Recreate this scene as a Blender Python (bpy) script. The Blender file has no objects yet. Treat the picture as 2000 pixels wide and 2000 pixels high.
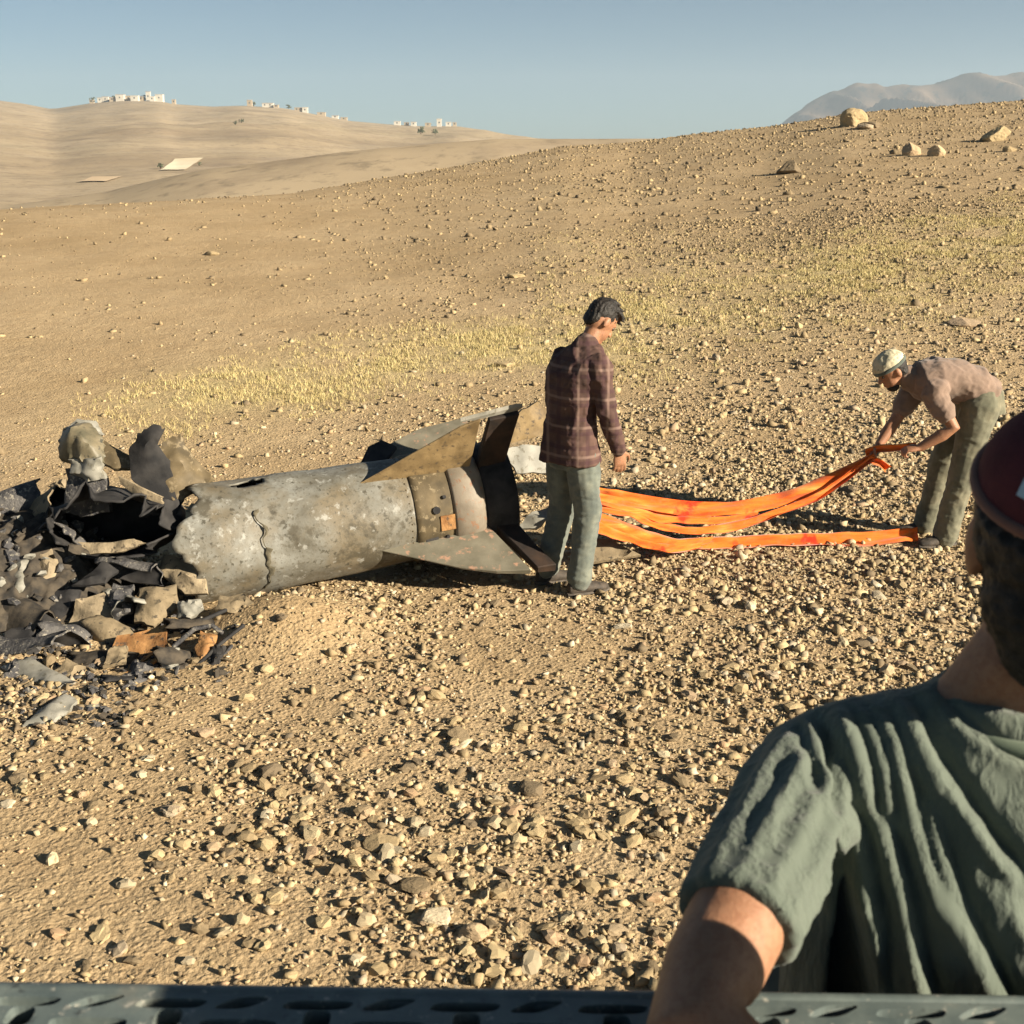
import bpy, math, random
import numpy as np
from mathutils import Vector, Matrix

random.seed(7)
rng = np.random.default_rng(11)
sc = bpy.context.scene
COL = sc.collection

# ------------------------------------------------------------------ camera
H = 2.6                       # the photographer stands on a vehicle
F = 2400.0                    # focal length in pixels of the 2000 px photograph
TH = math.radians(16.36)
CT, ST = math.cos(TH), math.sin(TH)
cam_d = bpy.data.cameras.new('camera')
cam = bpy.data.objects.new('camera', cam_d)
COL.objects.link(cam)
cam.location = (0, 0, H)
cam.rotation_euler = (math.pi / 2 - TH, 0, 0)
cam_d.sensor_width = 36
cam_d.lens = F / 2000 * 36
cam_d.clip_start = 0.05
cam_d.clip_end = 20000
cam_d.dof.use_dof = True
cam_d.dof.focus_distance = 8.0
cam_d.dof.aperture_fstop = 13
sc.camera = cam

# ------------------------------------------------------------------ light
SUN_EL, SUN_AZ = math.radians(22), math.radians(27)      # from the right, a little behind the camera
SUN = Vector((math.cos(SUN_EL) * math.cos(SUN_AZ), -math.cos(SUN_EL) * math.sin(SUN_AZ), math.sin(SUN_EL)))
w = bpy.data.worlds.new('World')
sc.world = w
w.use_nodes = True
nt = w.node_tree
sky = nt.nodes.new('ShaderNodeTexSky')
sky.sky_type = 'NISHITA'
sky.sun_disc = False
sky.sun_elevation = SUN_EL
sky.sun_rotation = math.atan2(SUN.x, SUN.y)
sky.altitude = 1200
sky.air_density = 0.6
sky.dust_density = 1.0
sky.ozone_density = 1.5
bg = nt.nodes['Background']
tint = nt.nodes.new('ShaderNodeMix')           # dusty, slightly teal air
tint.data_type = 'RGBA'
tint.blend_type = 'MULTIPLY'
tint.inputs[0].default_value = 1
tint.inputs[7].default_value = (0.62, 0.675, 0.60, 1)
nt.links.new(sky.outputs[0], tint.inputs[6])
nt.links.new(tint.outputs[2], bg.inputs[0])
bg.inputs[1].default_value = 0.05
sd = bpy.data.lights.new('sun', 'SUN')
sd.energy = 5.0
sd.angle = math.radians(0.55)
sd.color = (1.0, 0.875, 0.69)
so = bpy.data.objects.new('sun', sd)
COL.objects.link(so)
so.rotation_euler = SUN.to_track_quat('Z', 'Y').to_euler()
so.location = (30, -10, 20)
vs = sc.view_settings
vs.view_transform = 'Standard'
vs.look = 'None'
vs.gamma = 1
vs.use_curve_mapping = False
vs.exposure = 1.47
sc.cycles.max_bounces = 5
sc.cycles.diffuse_bounces = 2
sc.cycles.volume_bounces = 0

# ------------------------------------------------------------------ helpers
def at(px, py, y):
    """the point seen at photo pixel (px, py), at distance y in front of the camera"""
    r, u = (px - 1000) / F, (1000 - py) / F
    d = Vector((r, CT + u * ST, -ST + u * CT))
    return Vector((0, 0, H)) + d * (y / d.y)

def vnoise(p, seed=0):
    p = np.asarray(p, dtype=np.float64)
    i = np.floor(p).astype(np.int64)
    f = p - i
    f = f * f * (3 - 2 * f)
    def h(ix, iy, iz):
        n = (ix * 374761393 + iy * 668265263 + iz * 2147483647 + seed * 974634777) & 0x7fffffff
        n = ((n ^ (n >> 13)) * 1274126177) & 0x7fffffff
        n = n ^ (n >> 16)
        return (n & 0xffff) / 65535.0
    x, y, z = i[..., 0], i[..., 1], i[..., 2]
    fx, fy, fz = f[..., 0], f[..., 1], f[..., 2]
    def lx(yy, zz):
        return h(x, yy, zz) * (1 - fx) + h(x + 1, yy, zz) * fx
    a = lx(y, z) * (1 - fy) + lx(y + 1, z) * fy
    b = lx(y, z + 1) * (1 - fy) + lx(y + 1, z + 1) * fy
    return (a * (1 - fz) + b * fz) * 2 - 1

def fbm(p, oct=4, seed=0):
    p = np.asarray(p, dtype=np.float64)
    s, a, o = 0, 1.0, 0
    for k in range(oct):
        s = s + a * vnoise(p * (2 ** k) + 17.3 * k, seed + k)
        o += a
        a *= 0.5
    return s / o

def n2(x, y, sc_, seed=0, oct=3):
    x = np.asarray(x, dtype=np.float64)
    y = np.asarray(y, dtype=np.float64)
    return fbm(np.stack([x * sc_, y * sc_, np.zeros_like(x) + 0.5], -1), oct, seed)

def softplus(t):
    return np.logaddexp(0, t)

def tag(o, label=None, cat=None, group=None, kind=None):
    if label: o['label'] = label
    if cat: o['category'] = cat
    if group: o['group'] = group
    if kind: o['kind'] = kind
    return o

def empty(name, loc=(0, 0, 0)):
    o = bpy.data.objects.new(name, None)
    COL.objects.link(o)
    o.location = loc
    o.empty_display_size = 0.1
    return o

def link_mesh(name, me, mat, parent=None):
    o = bpy.data.objects.new(name, me)
    COL.objects.link(o)
    if mat is not None and len(me.materials) == 0:
        me.materials.append(mat)
    if parent is not None:
        o.parent = parent
        o.matrix_parent_inverse = Matrix.Translation(-Vector(parent.location)) if parent.type == 'EMPTY' and parent.parent is None else Matrix.Identity(4)
    return o

def mesh_from(name, verts, faces, smooth=False):
    me = bpy.data.meshes.new(name)
    me.from_pydata([tuple(v) for v in verts], [], [tuple(f) for f in faces])
    me.update()
    if smooth:
        me.shade_smooth()
    return me

def mobj(name, verts, faces, mat, parent=None, smooth=False):
    return link_mesh(name, mesh_from(name, verts, faces, smooth), mat, parent)

def grid_mesh(name, P, smooth=True):
    """P: (rows, cols, 3) array"""
    r, c = P.shape[:2]
    idx = np.arange(r * c).reshape(r, c)
    q = np.stack([idx[:-1, :-1], idx[:-1, 1:], idx[1:, 1:], idx[1:, :-1]], -1).reshape(-1, 4)
    me = bpy.data.meshes.new(name)
    me.vertices.add(r * c)
    me.vertices.foreach_set('co', P.reshape(-1).astype(np.float32))
    me.loops.add(q.size)
    me.loops.foreach_set('vertex_index', q.reshape(-1).astype(np.int32))
    me.polygons.add(len(q))
    me.polygons.foreach_set('loop_start', np.arange(0, q.size, 4, dtype=np.int32))
    me.polygons.foreach_set('loop_total', np.full(len(q), 4, dtype=np.int32))
    me.update(calc_edges=True)
    if smooth:
        me.shade_smooth()
    return me

# ---- materials
class MB:
    def __init__(s, name):
        s.m = bpy.data.materials.new(name)
        s.m.use_nodes = True
        s.t = s.m.node_tree
        s.b = s.t.nodes['Principled BSDF']
        s.tc = s.t.nodes.new('ShaderNodeTexCoord')
    def n(s, typ, **kw):
        o = s.t.nodes.new(typ)
        for k, v in kw.items():
            if hasattr(o, k): setattr(o, k, v)
            else: o.inputs[k].default_value = v
        return o
    def l(s, a, b): s.t.links.new(a, b)
    def noise(s, scale, detail=4, rough=0.55, coord='Object', vec=None):
        o = s.n('ShaderNodeTexNoise')
        o.inputs['Scale'].default_value = scale
        o.inputs['Detail'].default_value = detail
        o.inputs['Roughness'].default_value = rough
        s.l(vec if vec is not None else s.tc.outputs[coord], o.inputs['Vector'])
        return o.outputs['Fac']
    def ramp(s, fac, stops):
        o = s.n('ShaderNodeValToRGB')
        cr = o.color_ramp
        while len(cr.elements) < len(stops): cr.elements.new(0.5)
        for e, (p, c) in zip(cr.elements, stops):
            e.position = p
            e.color = (*c, 1) if len(c) == 3 else c
        s.l(fac, o.inputs[0])
        return o.outputs[0]
    def mix(s, fac, a, b, mode='MIX'):
        o = s.n('ShaderNodeMix')
        o.data_type = 'RGBA'
        o.blend_type = mode
        for v, i in ((fac, 0), (a, 6), (b, 7)):
            if isinstance(v, (int, float)): o.inputs[i].default_value = v
            elif isinstance(v, tuple): o.inputs[i].default_value = (*v, 1)
            else: s.l(v, o.inputs[i])
        return o.outputs[2]
    def color(s, c):
        if isinstance(c, tuple): s.b.inputs['Base Color'].default_value = (*c, 1)
        else: s.l(c, s.b.inputs['Base Color'])
    def bump(s, h, strength=0.5, dist=0.01, normal=None):
        o = s.n('ShaderNodeBump')
        o.inputs['Strength'].default_value = strength
        o.inputs['Distance'].default_value = dist
        s.l(h, o.inputs['Height'])
        if normal is not None: s.l(normal, o.inputs['Normal'])
        s.l(o.outputs[0], s.b.inputs['Normal'])
        return o.outputs[0]
    def set(s, rough=0.8, spec=0.3, metal=0.0):
        s.b.inputs['Roughness'].default_value = rough
        s.b.inputs['Specular IOR Level'].default_value = spec
        s.b.inputs['Metallic'].default_value = metal

G3 = lambda v: (v, v, v)

def simple(name, c1, c2, scale, rough=0.85, spec=0.25, bump=0.3, bscale=None, bdist=0.005, detail=5, c3=None, metal=0.0, lo=0.35, hi=0.65):
    m = MB(name)
    f = m.noise(scale, detail)
    col = m.ramp(f, [(lo, c1), (hi, c2)])
    if c3 is not None:
        f2 = m.noise(scale * 3.1, 6, 0.65)
        k = m.ramp(f2, [(0.56, G3(0)), (0.64, G3(1))])
        col = m.mix(k, col, c3)
    m.color(col)
    m.set(rough, spec, metal)
    if bump:
        m.bump(m.noise(bscale or scale * 4, 6, 0.6), bump, bdist)
    return m.m

# soil of the near slope
def soil_material():
    m = MB('dry_soil')
    big = m.noise(0.35, 5, 0.6)
    col = m.ramp(big, [(0.3, (0.32, 0.232, 0.127)), (0.5, (0.385, 0.286, 0.166)), (0.72, (0.44, 0.335, 0.203))])
    mid = m.noise(3.5, 6, 0.65)
    col = m.mix(m.ramp(mid, [(0.4, G3(0)), (0.7, G3(0.45))]), col, (0.27, 0.185, 0.10))
    fine = m.noise(55, 4, 0.7)
    col = m.mix(m.ramp(fine, [(0.35, G3(0.55)), (0.52, G3(0))]), col, (0.19, 0.135, 0.075))
    col = m.mix(m.ramp(fine, [(0.55, G3(0)), (0.75, G3(0.5))]), col, (0.56, 0.44, 0.28))
    # dry grass tint, as an attribute of the ground
    a = m.n('ShaderNodeAttribute')
    a.attribute_name = 'grass'
    gm = m.noise(1.4, 5, 0.7)
    k = m.n('ShaderNodeMath')
    k.operation = 'MULTIPLY'
    m.l(a.outputs['Fac'], k.inputs[0])
    m.l(m.ramp(gm, [(0.35, G3(0.3)), (0.65, G3(1.0))]), k.inputs[1])
    col = m.mix(k.outputs[0], col, (0.45, 0.375, 0.185))
    m.color(col)
    m.set(0.95, 0.1)
    v = m.n('ShaderNodeTexVoronoi')
    v.inputs['Scale'].default_value = 38
    m.l(m.tc.outputs['Object'], v.inputs['Vector'])
    inv = m.ramp(v.outputs['Distance'], [(0.0, G3(1)), (0.55, G3(0))])
    n1 = m.bump(m.noise(9, 6, 0.65), 0.6, 0.05)
    b2 = m.n('ShaderNodeBump')
    b2.inputs['Strength'].default_value = 0.7
    b2.inputs['Distance'].default_value = 0.015
    m.l(m.mix(0.5, inv, fine), b2.inputs['Height'])
    m.l(n1, b2.inputs['Normal'])
    m.l(b2.outputs[0], m.b.inputs['Normal'])
    return m.m

def stone_material(name, attr):
    m = MB(name)
    if attr:
        a = m.n('ShaderNodeAttribute')
        a.attribute_name = 'tint'
        r = a.outputs['Fac']
    else:
        oi = m.n('ShaderNodeObjectInfo')
        r = oi.outputs['Random']
    col = m.ramp(r, [(0.0, (0.11, 0.088, 0.06)), (0.2, (0.23, 0.175, 0.10)), (0.45, (0.35, 0.27, 0.15)), (0.65, (0.42, 0.335, 0.19)),
                     (0.78, (0.33, 0.29, 0.215)), (0.88, (0.38, 0.255, 0.15)), (0.95, (0.47, 0.39, 0.25)), (1.0, (0.54, 0.47, 0.34))])
    f = m.noise(30, 5, 0.65)
    col = m.mix(m.ramp(f, [(0.35, G3(0.5)), (0.6, G3(0))]), col, (0.23, 0.165, 0.095))
    m.color(col)
    m.set(0.9, 0.2)
    m.bump(m.noise(60, 5, 0.7), 0.5, 0.006)
    return m.m

def hill_material():
    m = MB('far_hillside')
    mp = m.n('ShaderNodeMapping')
    mp.inputs['Scale'].default_value = (0.25, 1.0, 2.2)
    m.l(m.tc.outputs['Object'], mp.inputs['Vector'])
    f = m.noise(0.012, 6, 0.6, vec=mp.outputs[0])
    col = m.ramp(f, [(0.32, (0.28, 0.215, 0.14)), (0.45, (0.345, 0.27, 0.175)), (0.58, (0.39, 0.31, 0.205)), (0.7, (0.335, 0.27, 0.175))])
    f2 = m.noise(0.05, 6, 0.7)
    col = m.mix(m.ramp(f2, [(0.48, G3(0)), (0.66, G3(0.65))]), col, (0.215, 0.165, 0.115))
    f4 = m.noise(0.02, 7, 0.72)
    col = m.mix(m.ramp(f4, [(0.52, G3(0)), (0.62, G3(0.55))]), col, (0.38, 0.305, 0.215))
    f3 = m.noise(0.3, 5, 0.7)
    col = m.mix(m.ramp(f3, [(0.54, G3(0)), (0.66, G3(0.6))]), col, (0.16, 0.13, 0.09))
    m.color(col)
    m.set(0.95, 0.1)
    return m.m

M_SOIL = soil_material()
M_STONE = stone_material('loose_stone', False)
M_GRAVEL = stone_material('gravel_stone', True)
M_HILL = hill_material()

# ------------------------------------------------------------------ terrain
def U(px): return (px - 1000) * 0.0004
def EL(py): return (295.4 - py) / 2607.0
_sk = [(-400, 400), (0, 384), (300, 372), (570, 356), (800, 322), (970, 294), (1100, 270), (1240, 263), (1500, 231), (1650, 206), (1800, 193), (2000, 176), (2600, 150)]
SKU = np.array([U(a) for a, b in _sk]); SKE = np.array([EL(b) for a, b in _sk])
SKD = np.interp(SKU, [-0.5, -0.2, 0.05, 0.4, 0.7], [36, 42, 60, 58, 50])
KNEE = 9.5
def ground_z(x, y):
    x = np.asarray(x, dtype=np.float64); y = np.asarray(y, dtype=np.float64)
    yy = np.maximum(y, 3.0)
    u = x / yy
    e = np.interp(u, SKU, SKE); D = np.interp(u, SKU, SKD)
    zs = H + D * e
    s = zs / (D - KNEE)
    z = s * softplus((yy - KNEE) / 1.6) * 1.6
    z = z - (s + 0.13) * softplus((yy - D) / 3.0) * 3.0
    rough = np.clip((yy - 3) / 20, 0.25, 1)
    z = z + 0.10 * rough * n2(x, y, 0.25, 3) * np.clip((yy - 5) / 6, 0, 1) + 0.022 * n2(x, y, 1.3, 5) + 0.010 * n2(x, y, 5.0, 8)
    # low soil mound thrown up beside the torn end of the wreck
    z = z + 0.19 * np.exp(-(((x + 1.28) / 0.42) ** 2 + ((y - 6.45) / 0.38) ** 2))
    z = z + 0.20 * np.exp(-(((x + 2.95) / 0.75) ** 2 + ((y - 7.0) / 0.65) ** 2))
    return z

def grass_amount(x, y):
    u = x / np.maximum(y, 1)
    c = np.interp(u, [-0.45, -0.26, -0.16, -0.04, 0.08, 0.2, 0.4], [11.8, 12.6, 13.6, 14.6, 15.6, 17.5, 21])
    wdt = np.interp(u, [-0.4, 0.0, 0.4], [1.2, 1.9, 3.8])
    g = np.exp(-((y - c) / wdt) ** 2) * np.clip(0.60 + 1.5 * n2(x, y, 0.55, 21), 0, 1) * np.interp(u, [-0.36, -0.29, -0.22], [0.12, 0.5, 1.0])
    g2 = 0.5 * np.clip(n2(x, y, 0.12, 31) * 2.2, 0, 1) * (y > 17) * (u > 0.02) * 0.4
    return np.clip(g + g2, 0, 1)

rows = np.concatenate([np.linspace(-5, 2.4, 16), 2.6 * (88 / 2.6) ** np.linspace(0, 1, 430)])
cols = np.linspace(-1, 1, 330)
cols = np.sign(cols) * (0.62 * np.abs(cols) + 0.9 * np.abs(cols) ** 4)
Y, Cc = np.meshgrid(rows, cols, indexing='ij')
X = Cc * (np.maximum(Y, 0) + 4)
Z = ground_z(X, Y)
gme = grid_mesh('ground', np.stack([X, Y, Z], -1))
ga = gme.attributes.new('grass', 'FLOAT', 'POINT')
ga.data.foreach_set('value', grass_amount(X, Y).reshape(-1).astype(np.float32))
ground = link_mesh('ground', gme, M_SOIL)
tag(ground, kind='structure')

def gz(x, y): return float(ground_z(np.array([x]), np.array([y]))[0])
_TS = 2.0 * 1.012 ** np.arange(330)
def gpt(px, py):
    """the ground point seen at photo pixel (px, py)"""
    r, u = (px - 1000) / F, (1000 - py) / F
    d = np.array((r, CT + u * ST, -ST + u * CT))
    t0, t1 = 2.0, 100.0
    for k in range(2):
        ts = _TS if k == 0 else np.linspace(t0, t1, 24)
        p = np.array([0, 0, H]) + ts[:, None] * d
        below = p[:, 2] < ground_z(p[:, 0], p[:, 1])
        i = int(np.argmax(below)) if below.any() else len(ts) - 1
        t0, t1 = ts[max(i - 1, 0)], ts[i]
    return Vector(p[i])

# far hills beyond the valley
_fs = [(-600, 215), (-200, 190), (0, 196), (60, 204), (110, 214), (190, 202), (250, 197), (320, 198), (345, 204), (420, 209), (480, 207), (560, 212), (620, 224), (680, 236),
       (760, 243), (830, 247), (890, 246), (950, 255), (1000, 264), (1040, 269), (1150, 282), (1400, 292), (2600, 292)]
FSU = np.array([U(a) for a, b in _fs]); FSE = np.array([EL(b) for a, b in _fs])
_ms = [(-600, 420), (0, 405), (200, 376), (330, 345), (400, 331), (560, 312), (740, 290), (968, 272), (1100, 272), (2600, 280)]
MSU = np.array([U(a) for a, b in _ms]); MSE = np.array([EL(b) for a, b in _ms])
FD, MD = 1500.0, 170.0
def hill_z(x, y):
    u = x / y
    zs = H + FD * np.interp(u, FSU, FSE)
    t = np.clip((y - 260) / (FD - 260), 0, 1)
    z = -10 + (zs + 10) * t ** 1.08
    z = z + np.sin(t * math.pi) * (15 * n2(x, y, 0.0032, 41, 4) + 4 * n2(x, y, 0.012, 42, 4)) + 2.2 * np.clip(t * 3, 0, 1) * (1 - t ** 6) * n2(x, y, 0.03, 44, 3)
    z = np.where(y > FD, zs - (y - FD) * 0.12, z)
    zm = H + MD * np.interp(u, MSU, MSE)
    z = z + (zm + 10) * np.exp(-((y - MD) / 42) ** 2)
    z = z + 0.35 * n2(x, y, 0.05, 51) * (y < 400)
    return z
hr = 80 * (2300 / 80.0) ** np.linspace(0, 1, 260)
hc = np.linspace(-1.0, 0.9, 300)
Y2, C2 = np.meshgrid(hr, hc, indexing='ij')
X2 = C2 * Y2
tag(link_mesh('hills', grid_mesh('hills', np.stack([X2, Y2, hill_z(X2, Y2)], -1)), M_HILL), kind='structure')
def hz(x, y): return float(hill_z(np.array([float(x)]), np.array([float(y)]))[0])

# far mountain on the right
MY = 4000.0
_mt = [(1300, 300), (1480, 255), (1535, 224), (1600, 182), (1650, 152), (1700, 158), (1760, 157), (1850, 147), (1900, 137), (2000, 134), (2300, 122), (2800, 150), (3600, 250)]
_mt = [(1420, 300), (1500, 262), (1535, 226), (1570, 196), (1610, 176), (1660, 156), (1710, 160), (1770, 160), (1850, 150), (1910, 141), (2000, 139), (2300, 128), (2800, 150), (3600, 250)]
MTX = np.array([U(a) * MY for a, b in _mt]); MTZ = np.array([H + MY * EL(b) for a, b in _mt])
my = np.linspace(3000, 4900, 150)
mx = np.linspace(300, 3800, 300)
Xm, Ym = np.meshgrid(mx, my)
ridge = np.interp(Xm, MTX, MTZ)
dd = np.abs(Ym - MY) / 950
spur = 1 - np.abs(n2(Xm + 0.55 * (Ym - MY), Ym * 0.28, 0.0042, 61, 4)) * 2
cut = np.abs(n2(Xm + 0.9 * (Ym - MY), Ym * 0.3, 0.0045, 61, 3)) , np.abs(n2(Xm + 0.8 * (Ym - MY), Ym * 0.3, 0.0115, 66, 3))
side = np.sin(np.clip(dd, 0, 1) ** 0.6 * math.pi)
Zm = ridge * (1 - dd ** 1.15) - (np.clip(0.5 - cut[0] * 1.6, 0, 1) * 190 + np.clip(0.5 - cut[1] * 1.8, 0, 1) * 120) * np.clip(ridge / 220, 0, 1) * side - 25 * np.clip(dd, 0, 1)
Zm = Zm + 5 * np.clip(ridge / 200, 0, 1) * n2(Xm, Ym, 0.02, 63, 3)
Zm = np.where(dd > 0.98, -15, Zm)
M_MTN = simple('mountain_slope', (0.03, 0.03, 0.033), (0.19, 0.135, 0.092), 0.008, 0.95, 0.05, 0, c3=(0.03, 0.034, 0.036))
tag(link_mesh('mountain', grid_mesh('mountain', np.stack([Xm, Ym, Zm], -1)), M_MTN), kind='structure')

# pale bare fields on the far slope
def hgnd(px, py, y0=230):
    r, u = (px - 1000) / F, (1000 - py) / F
    d = np.array((r, CT + u * ST, -ST + u * CT))
    ts = y0 * 1.002 ** np.arange(1100)
    p = np.array([0, 0, H]) + ts[:, None] * d
    below = p[:, 2] < hill_z(p[:, 0], p[:, 1])
    i = int(np.argmax(below)) if below.any() else len(ts) - 1
    return Vector(p[i])
M_FIELD = simple('pale_field', (0.60, 0.50, 0.34), (0.72, 0.64, 0.47), 0.03, 0.95, 0.1, 0)
M_FIELD2 = simple('pale_field_pink', (0.50, 0.37, 0.24), (0.56, 0.43, 0.28), 0.03, 0.95, 0.1, 0)
def field(name, quad, mat):
    q = [hgnd(*p) for p in quad]
    n = 14
    P = np.zeros((n, n, 3))
    for i in range(n):
        for j in range(n):
            s, t = i / (n - 1), j / (n - 1)
            p = (q[0] * (1 - s) + q[1] * s) * (1 - t) + (q[3] * (1 - s) + q[2] * s) * t
            P[j, i] = (p.x, p.y, hz(p.x, p.y) + 0.35)
    return tag(link_mesh(name, grid_mesh(name, P), mat), kind='structure')
field('field', [(312, 334), (362, 333), (398, 310), (342, 312)], M_FIELD)
field('field', [(152, 357), (206, 356), (240, 346), (180, 347)], M_FIELD2)

# ------------------------------------------------------------------ village on the ridge
M_WALL = simple('whitewashed_wall', (0.46, 0.43, 0.37), (0.55, 0.52, 0.45), 0.2, 0.9, 0.2, 0)
M_WALL2 = simple('beige_wall', (0.33, 0.27, 0.19), (0.39, 0.32, 0.23), 0.2, 0.9, 0.2, 0)
M_ROOF = simple('grey_roof', (0.30, 0.27, 0.25), (0.38, 0.34, 0.30), 0.3, 0.9, 0.2, 0)
M_WIN = simple('dark_window', (0.04, 0.045, 0.05), (0.06, 0.065, 0.07), 1, 0.3, 0.5, 0)
def boxvf(x0, x1, y0, y1, z0, z1):
    v = [(x0, y0, z0), (x1, y0, z0), (x1, y1, z0), (x0, y1, z0), (x0, y0, z1), (x1, y0, z1), (x1, y1, z1), (x0, y1, z1)]
    f = [(0, 3, 2, 1), (4, 5, 6, 7), (0, 1, 5, 4), (1, 2, 6, 5), (2, 3, 7, 6), (3, 0, 4, 7)]
    return v, f
def house(px, py, wpx, hpx, kind, label, group):
    y = FD - 12 - random.uniform(0, 25)
    p = at(px, py, y)
    x = p.x
    z = hz(x, y)
    k = y * 1.04 / F
    wd, ht = wpx * k * 0.95, hpx * k * 0.85
    dp = wd * random.uniform(0.7, 1.0)
    o = empty('house', (x, y, z))
    tag(o, label, 'house', group)
    wm = M_WALL if kind == 0 else M_WALL2
    v, f = boxvf(x - wd / 2, x + wd / 2, y - dp / 2, y + dp / 2, z - 4, z + ht)
    mobj('wall', v, f, wm, o)
    v, f = boxvf(x - wd / 2 - 0.3, x + wd / 2 + 0.3, y - dp / 2 - 0.3, y + dp / 2 + 0.3, z + ht, z + ht + 0.5)
    mobj('roof', v, f, M_ROOF if random.random() < 0.5 else wm, o)
    n = max(1, int(wd / 5))
    for i in range(n):
        cx = x - wd / 2 + (i + 0.5) * wd / n
        v, f = boxvf(cx - 0.7, cx + 0.7, y - dp / 2 - 0.08, y - dp / 2 + 0.1, z + ht * 0.45, z + ht * 0.45 + 1.6)
        mobj('window', v, f, M_WIN, o)
ga_ = 'white houses of the left ridge village'
gb_ = 'pale houses along the middle of the ridge'
gc_ = 'pale houses at the right end of the ridge'
ORD = ['leftmost', 'second', 'third', 'fourth', 'fifth', 'sixth', 'seventh', 'eighth', 'ninth', 'tenth', 'eleventh', 'twelfth']
def village(rows, where, group):
    rows = sorted(rows)
    for i, a in enumerate(rows):
        big = 'tall narrow' if a[3] > a[2] * 1.3 else 'long low' if a[2] > a[3] * 1.7 else 'small flat-roofed'
        pos = 'rightmost' if i == len(rows) - 1 else ORD[i] + ('' if i == 0 else ' from the left')
        house(*a, '%s %s house, %s %s' % (big, 'white' if a[4] == 0 else 'beige', pos, where), group)
village([(196, 196, 9, 9, 0), (207, 195, 11, 10, 0), (220, 197, 10, 8, 1), (236, 194, 15, 12, 0), (252, 196, 9, 9, 1), (264, 195, 14, 10, 0),
          (277, 196, 9, 8, 1), (290, 190, 8, 18, 0), (298, 197, 9, 9, 0), (312, 194, 14, 13, 0), (180, 200, 8, 6, 1), (340, 203, 7, 9, 1)], 'in the far left ridge village', ga_)
village([(488, 204, 9, 12, 1), (524, 210, 20, 8, 0), (540, 211, 9, 6, 1), (585, 213, 17, 7, 1), (596, 212, 10, 10, 0), (628, 224, 15, 6, 1), (655, 232, 12, 5, 0), (672, 236, 12, 5, 1)], 'along the middle of the far ridge', gb_)
village([(776, 244, 12, 7, 0), (794, 243, 9, 6, 1), (808, 244, 10, 8, 0), (836, 245, 11, 7, 1), (858, 245, 9, 15, 0), (876, 246, 10, 8, 0), (888, 247, 7, 7, 1)], 'in the right-end cluster of the far ridge', gc_)

# dark trees beside the far houses
M_LEAF = simple('far_foliage', (0.06, 0.07, 0.04), (0.10, 0.11, 0.065), 0.6, 0.9, 0.1, 0)
M_BARK = simple('far_bark', (0.09, 0.065, 0.045), (0.13, 0.095, 0.065), 1, 0.9, 0.1, 0)
def ico(sub=1):
    import bmesh
    bm = bmesh.new()
    bmesh.ops.create_icosphere(bm, subdivisions=sub, radius=1)
    bm.verts.ensure_lookup_table()
    v = np.array([x.co[:] for x in bm.verts]); f = np.array([[q.index for q in p.verts] for p in bm.faces])
    bm.free()
    return v, f
IV, IF = ico(1)      # 12 verts, 20 faces
IV2, IF2 = ico(2)    # 42 verts, 80 faces
def tree(px, py, y, hm, label):
    p = at(px, py, y)
    if py > 230:                      # on the slope, not on the crest
        p = hgnd(px, py)
        y = p.y
    z = hz(p.x, y)
    hm = hm * 0.62
    o = empty('tree', (p.x, y, z))
    tag(o, label, 'tree', 'dark trees on the far ridge')
    v, f = boxvf(p.x - 0.25, p.x + 0.25, y - 0.25, y + 0.25, z - 1, z + hm * 0.4)
    mobj('trunk', v, f, M_BARK, o)
    vs_, fs_ = [], []
    for k in range(26):
        c = np.array([p.x + random.gauss(0, hm * 0.24), y + random.gauss(0, hm * 0.24), z + hm * random.uniform(0.28, 0.95)])
        r = hm * random.uniform(0.08, 0.17)
        q = IV * r * (1 + 0.35 * rng.standard_normal((12, 1))) + c
        fs_ += (IF + len(vs_)).tolist()
        vs_ += q.tolist()
    mobj('crown', vs_, fs_, M_LEAF, o)
for px, py, y, hm, lb in [(182, 204, 1480, 10, 'dark tree at the left end of the far left village'), (226, 198, 1490, 9, 'dark tree between the first houses of the far left village'),
                          (284, 197, 1490, 10, 'dark tree left of the tallest house in the far left village'), (496, 205, 1490, 8, 'dark tree beside the lone tower-like house on the ridge'),
                          (472, 240, 1300, 4, 'dark tree on the slope below the middle of the ridge'), (460, 244, 1290, 3.5, 'low dark tree just left of the slope tree below the ridge'),
                          (564, 212, 1490, 8, 'dark tree between the middle ridge houses'), (868, 246, 1490, 8, 'dark tree by the tall pale house at the right end'),
                          (822, 262, 1330, 7, 'dark tree below the right-end houses'), (850, 264, 1320, 6, 'right one of two dark trees below the right-end houses'),
                          (314, 330, 640, 3.0, 'dark tree at the left end of the bright field'), (390, 324, 700, 2.2, 'low dark tree at the right end of the bright field')]:
    tree(px, py, y, hm, lb)

# ------------------------------------------------------------------ stones
def stone_shape(base_v, n_var, seed):
    r = np.random.default_rng(seed)
    out = []
    for k in range(n_var):
        v = base_v.copy()
        ax = r.uniform(0.7, 1.3, 3)
        v = v * ax
        for c in range(4):                       # flatten a few sides so the stone is angular
            nrm = r.standard_normal(3); nrm /= np.linalg.norm(nrm)
            d = r.uniform(0.45, 0.75)
            t = v @ nrm
            v = v - np.maximum(t - d, 0)[:, None] * nrm * 0.9
        v += 0.10 * r.standard_normal(v.shape)
        out.append(v)
    return np.array(out)
CV = np.array([(x, y, z) for z in (-1, 1) for y in (-1, 1) for x in (-1, 1)], float) * 0.62
CF = np.array([(0, 2, 1), (1, 2, 3), (4, 5, 6), (5, 7, 6), (0, 1, 4), (1, 5, 4), (2, 6, 3), (3, 6, 7), (0, 4, 2), (2, 4, 6), (1, 3, 5), (3, 7, 5)])
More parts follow.
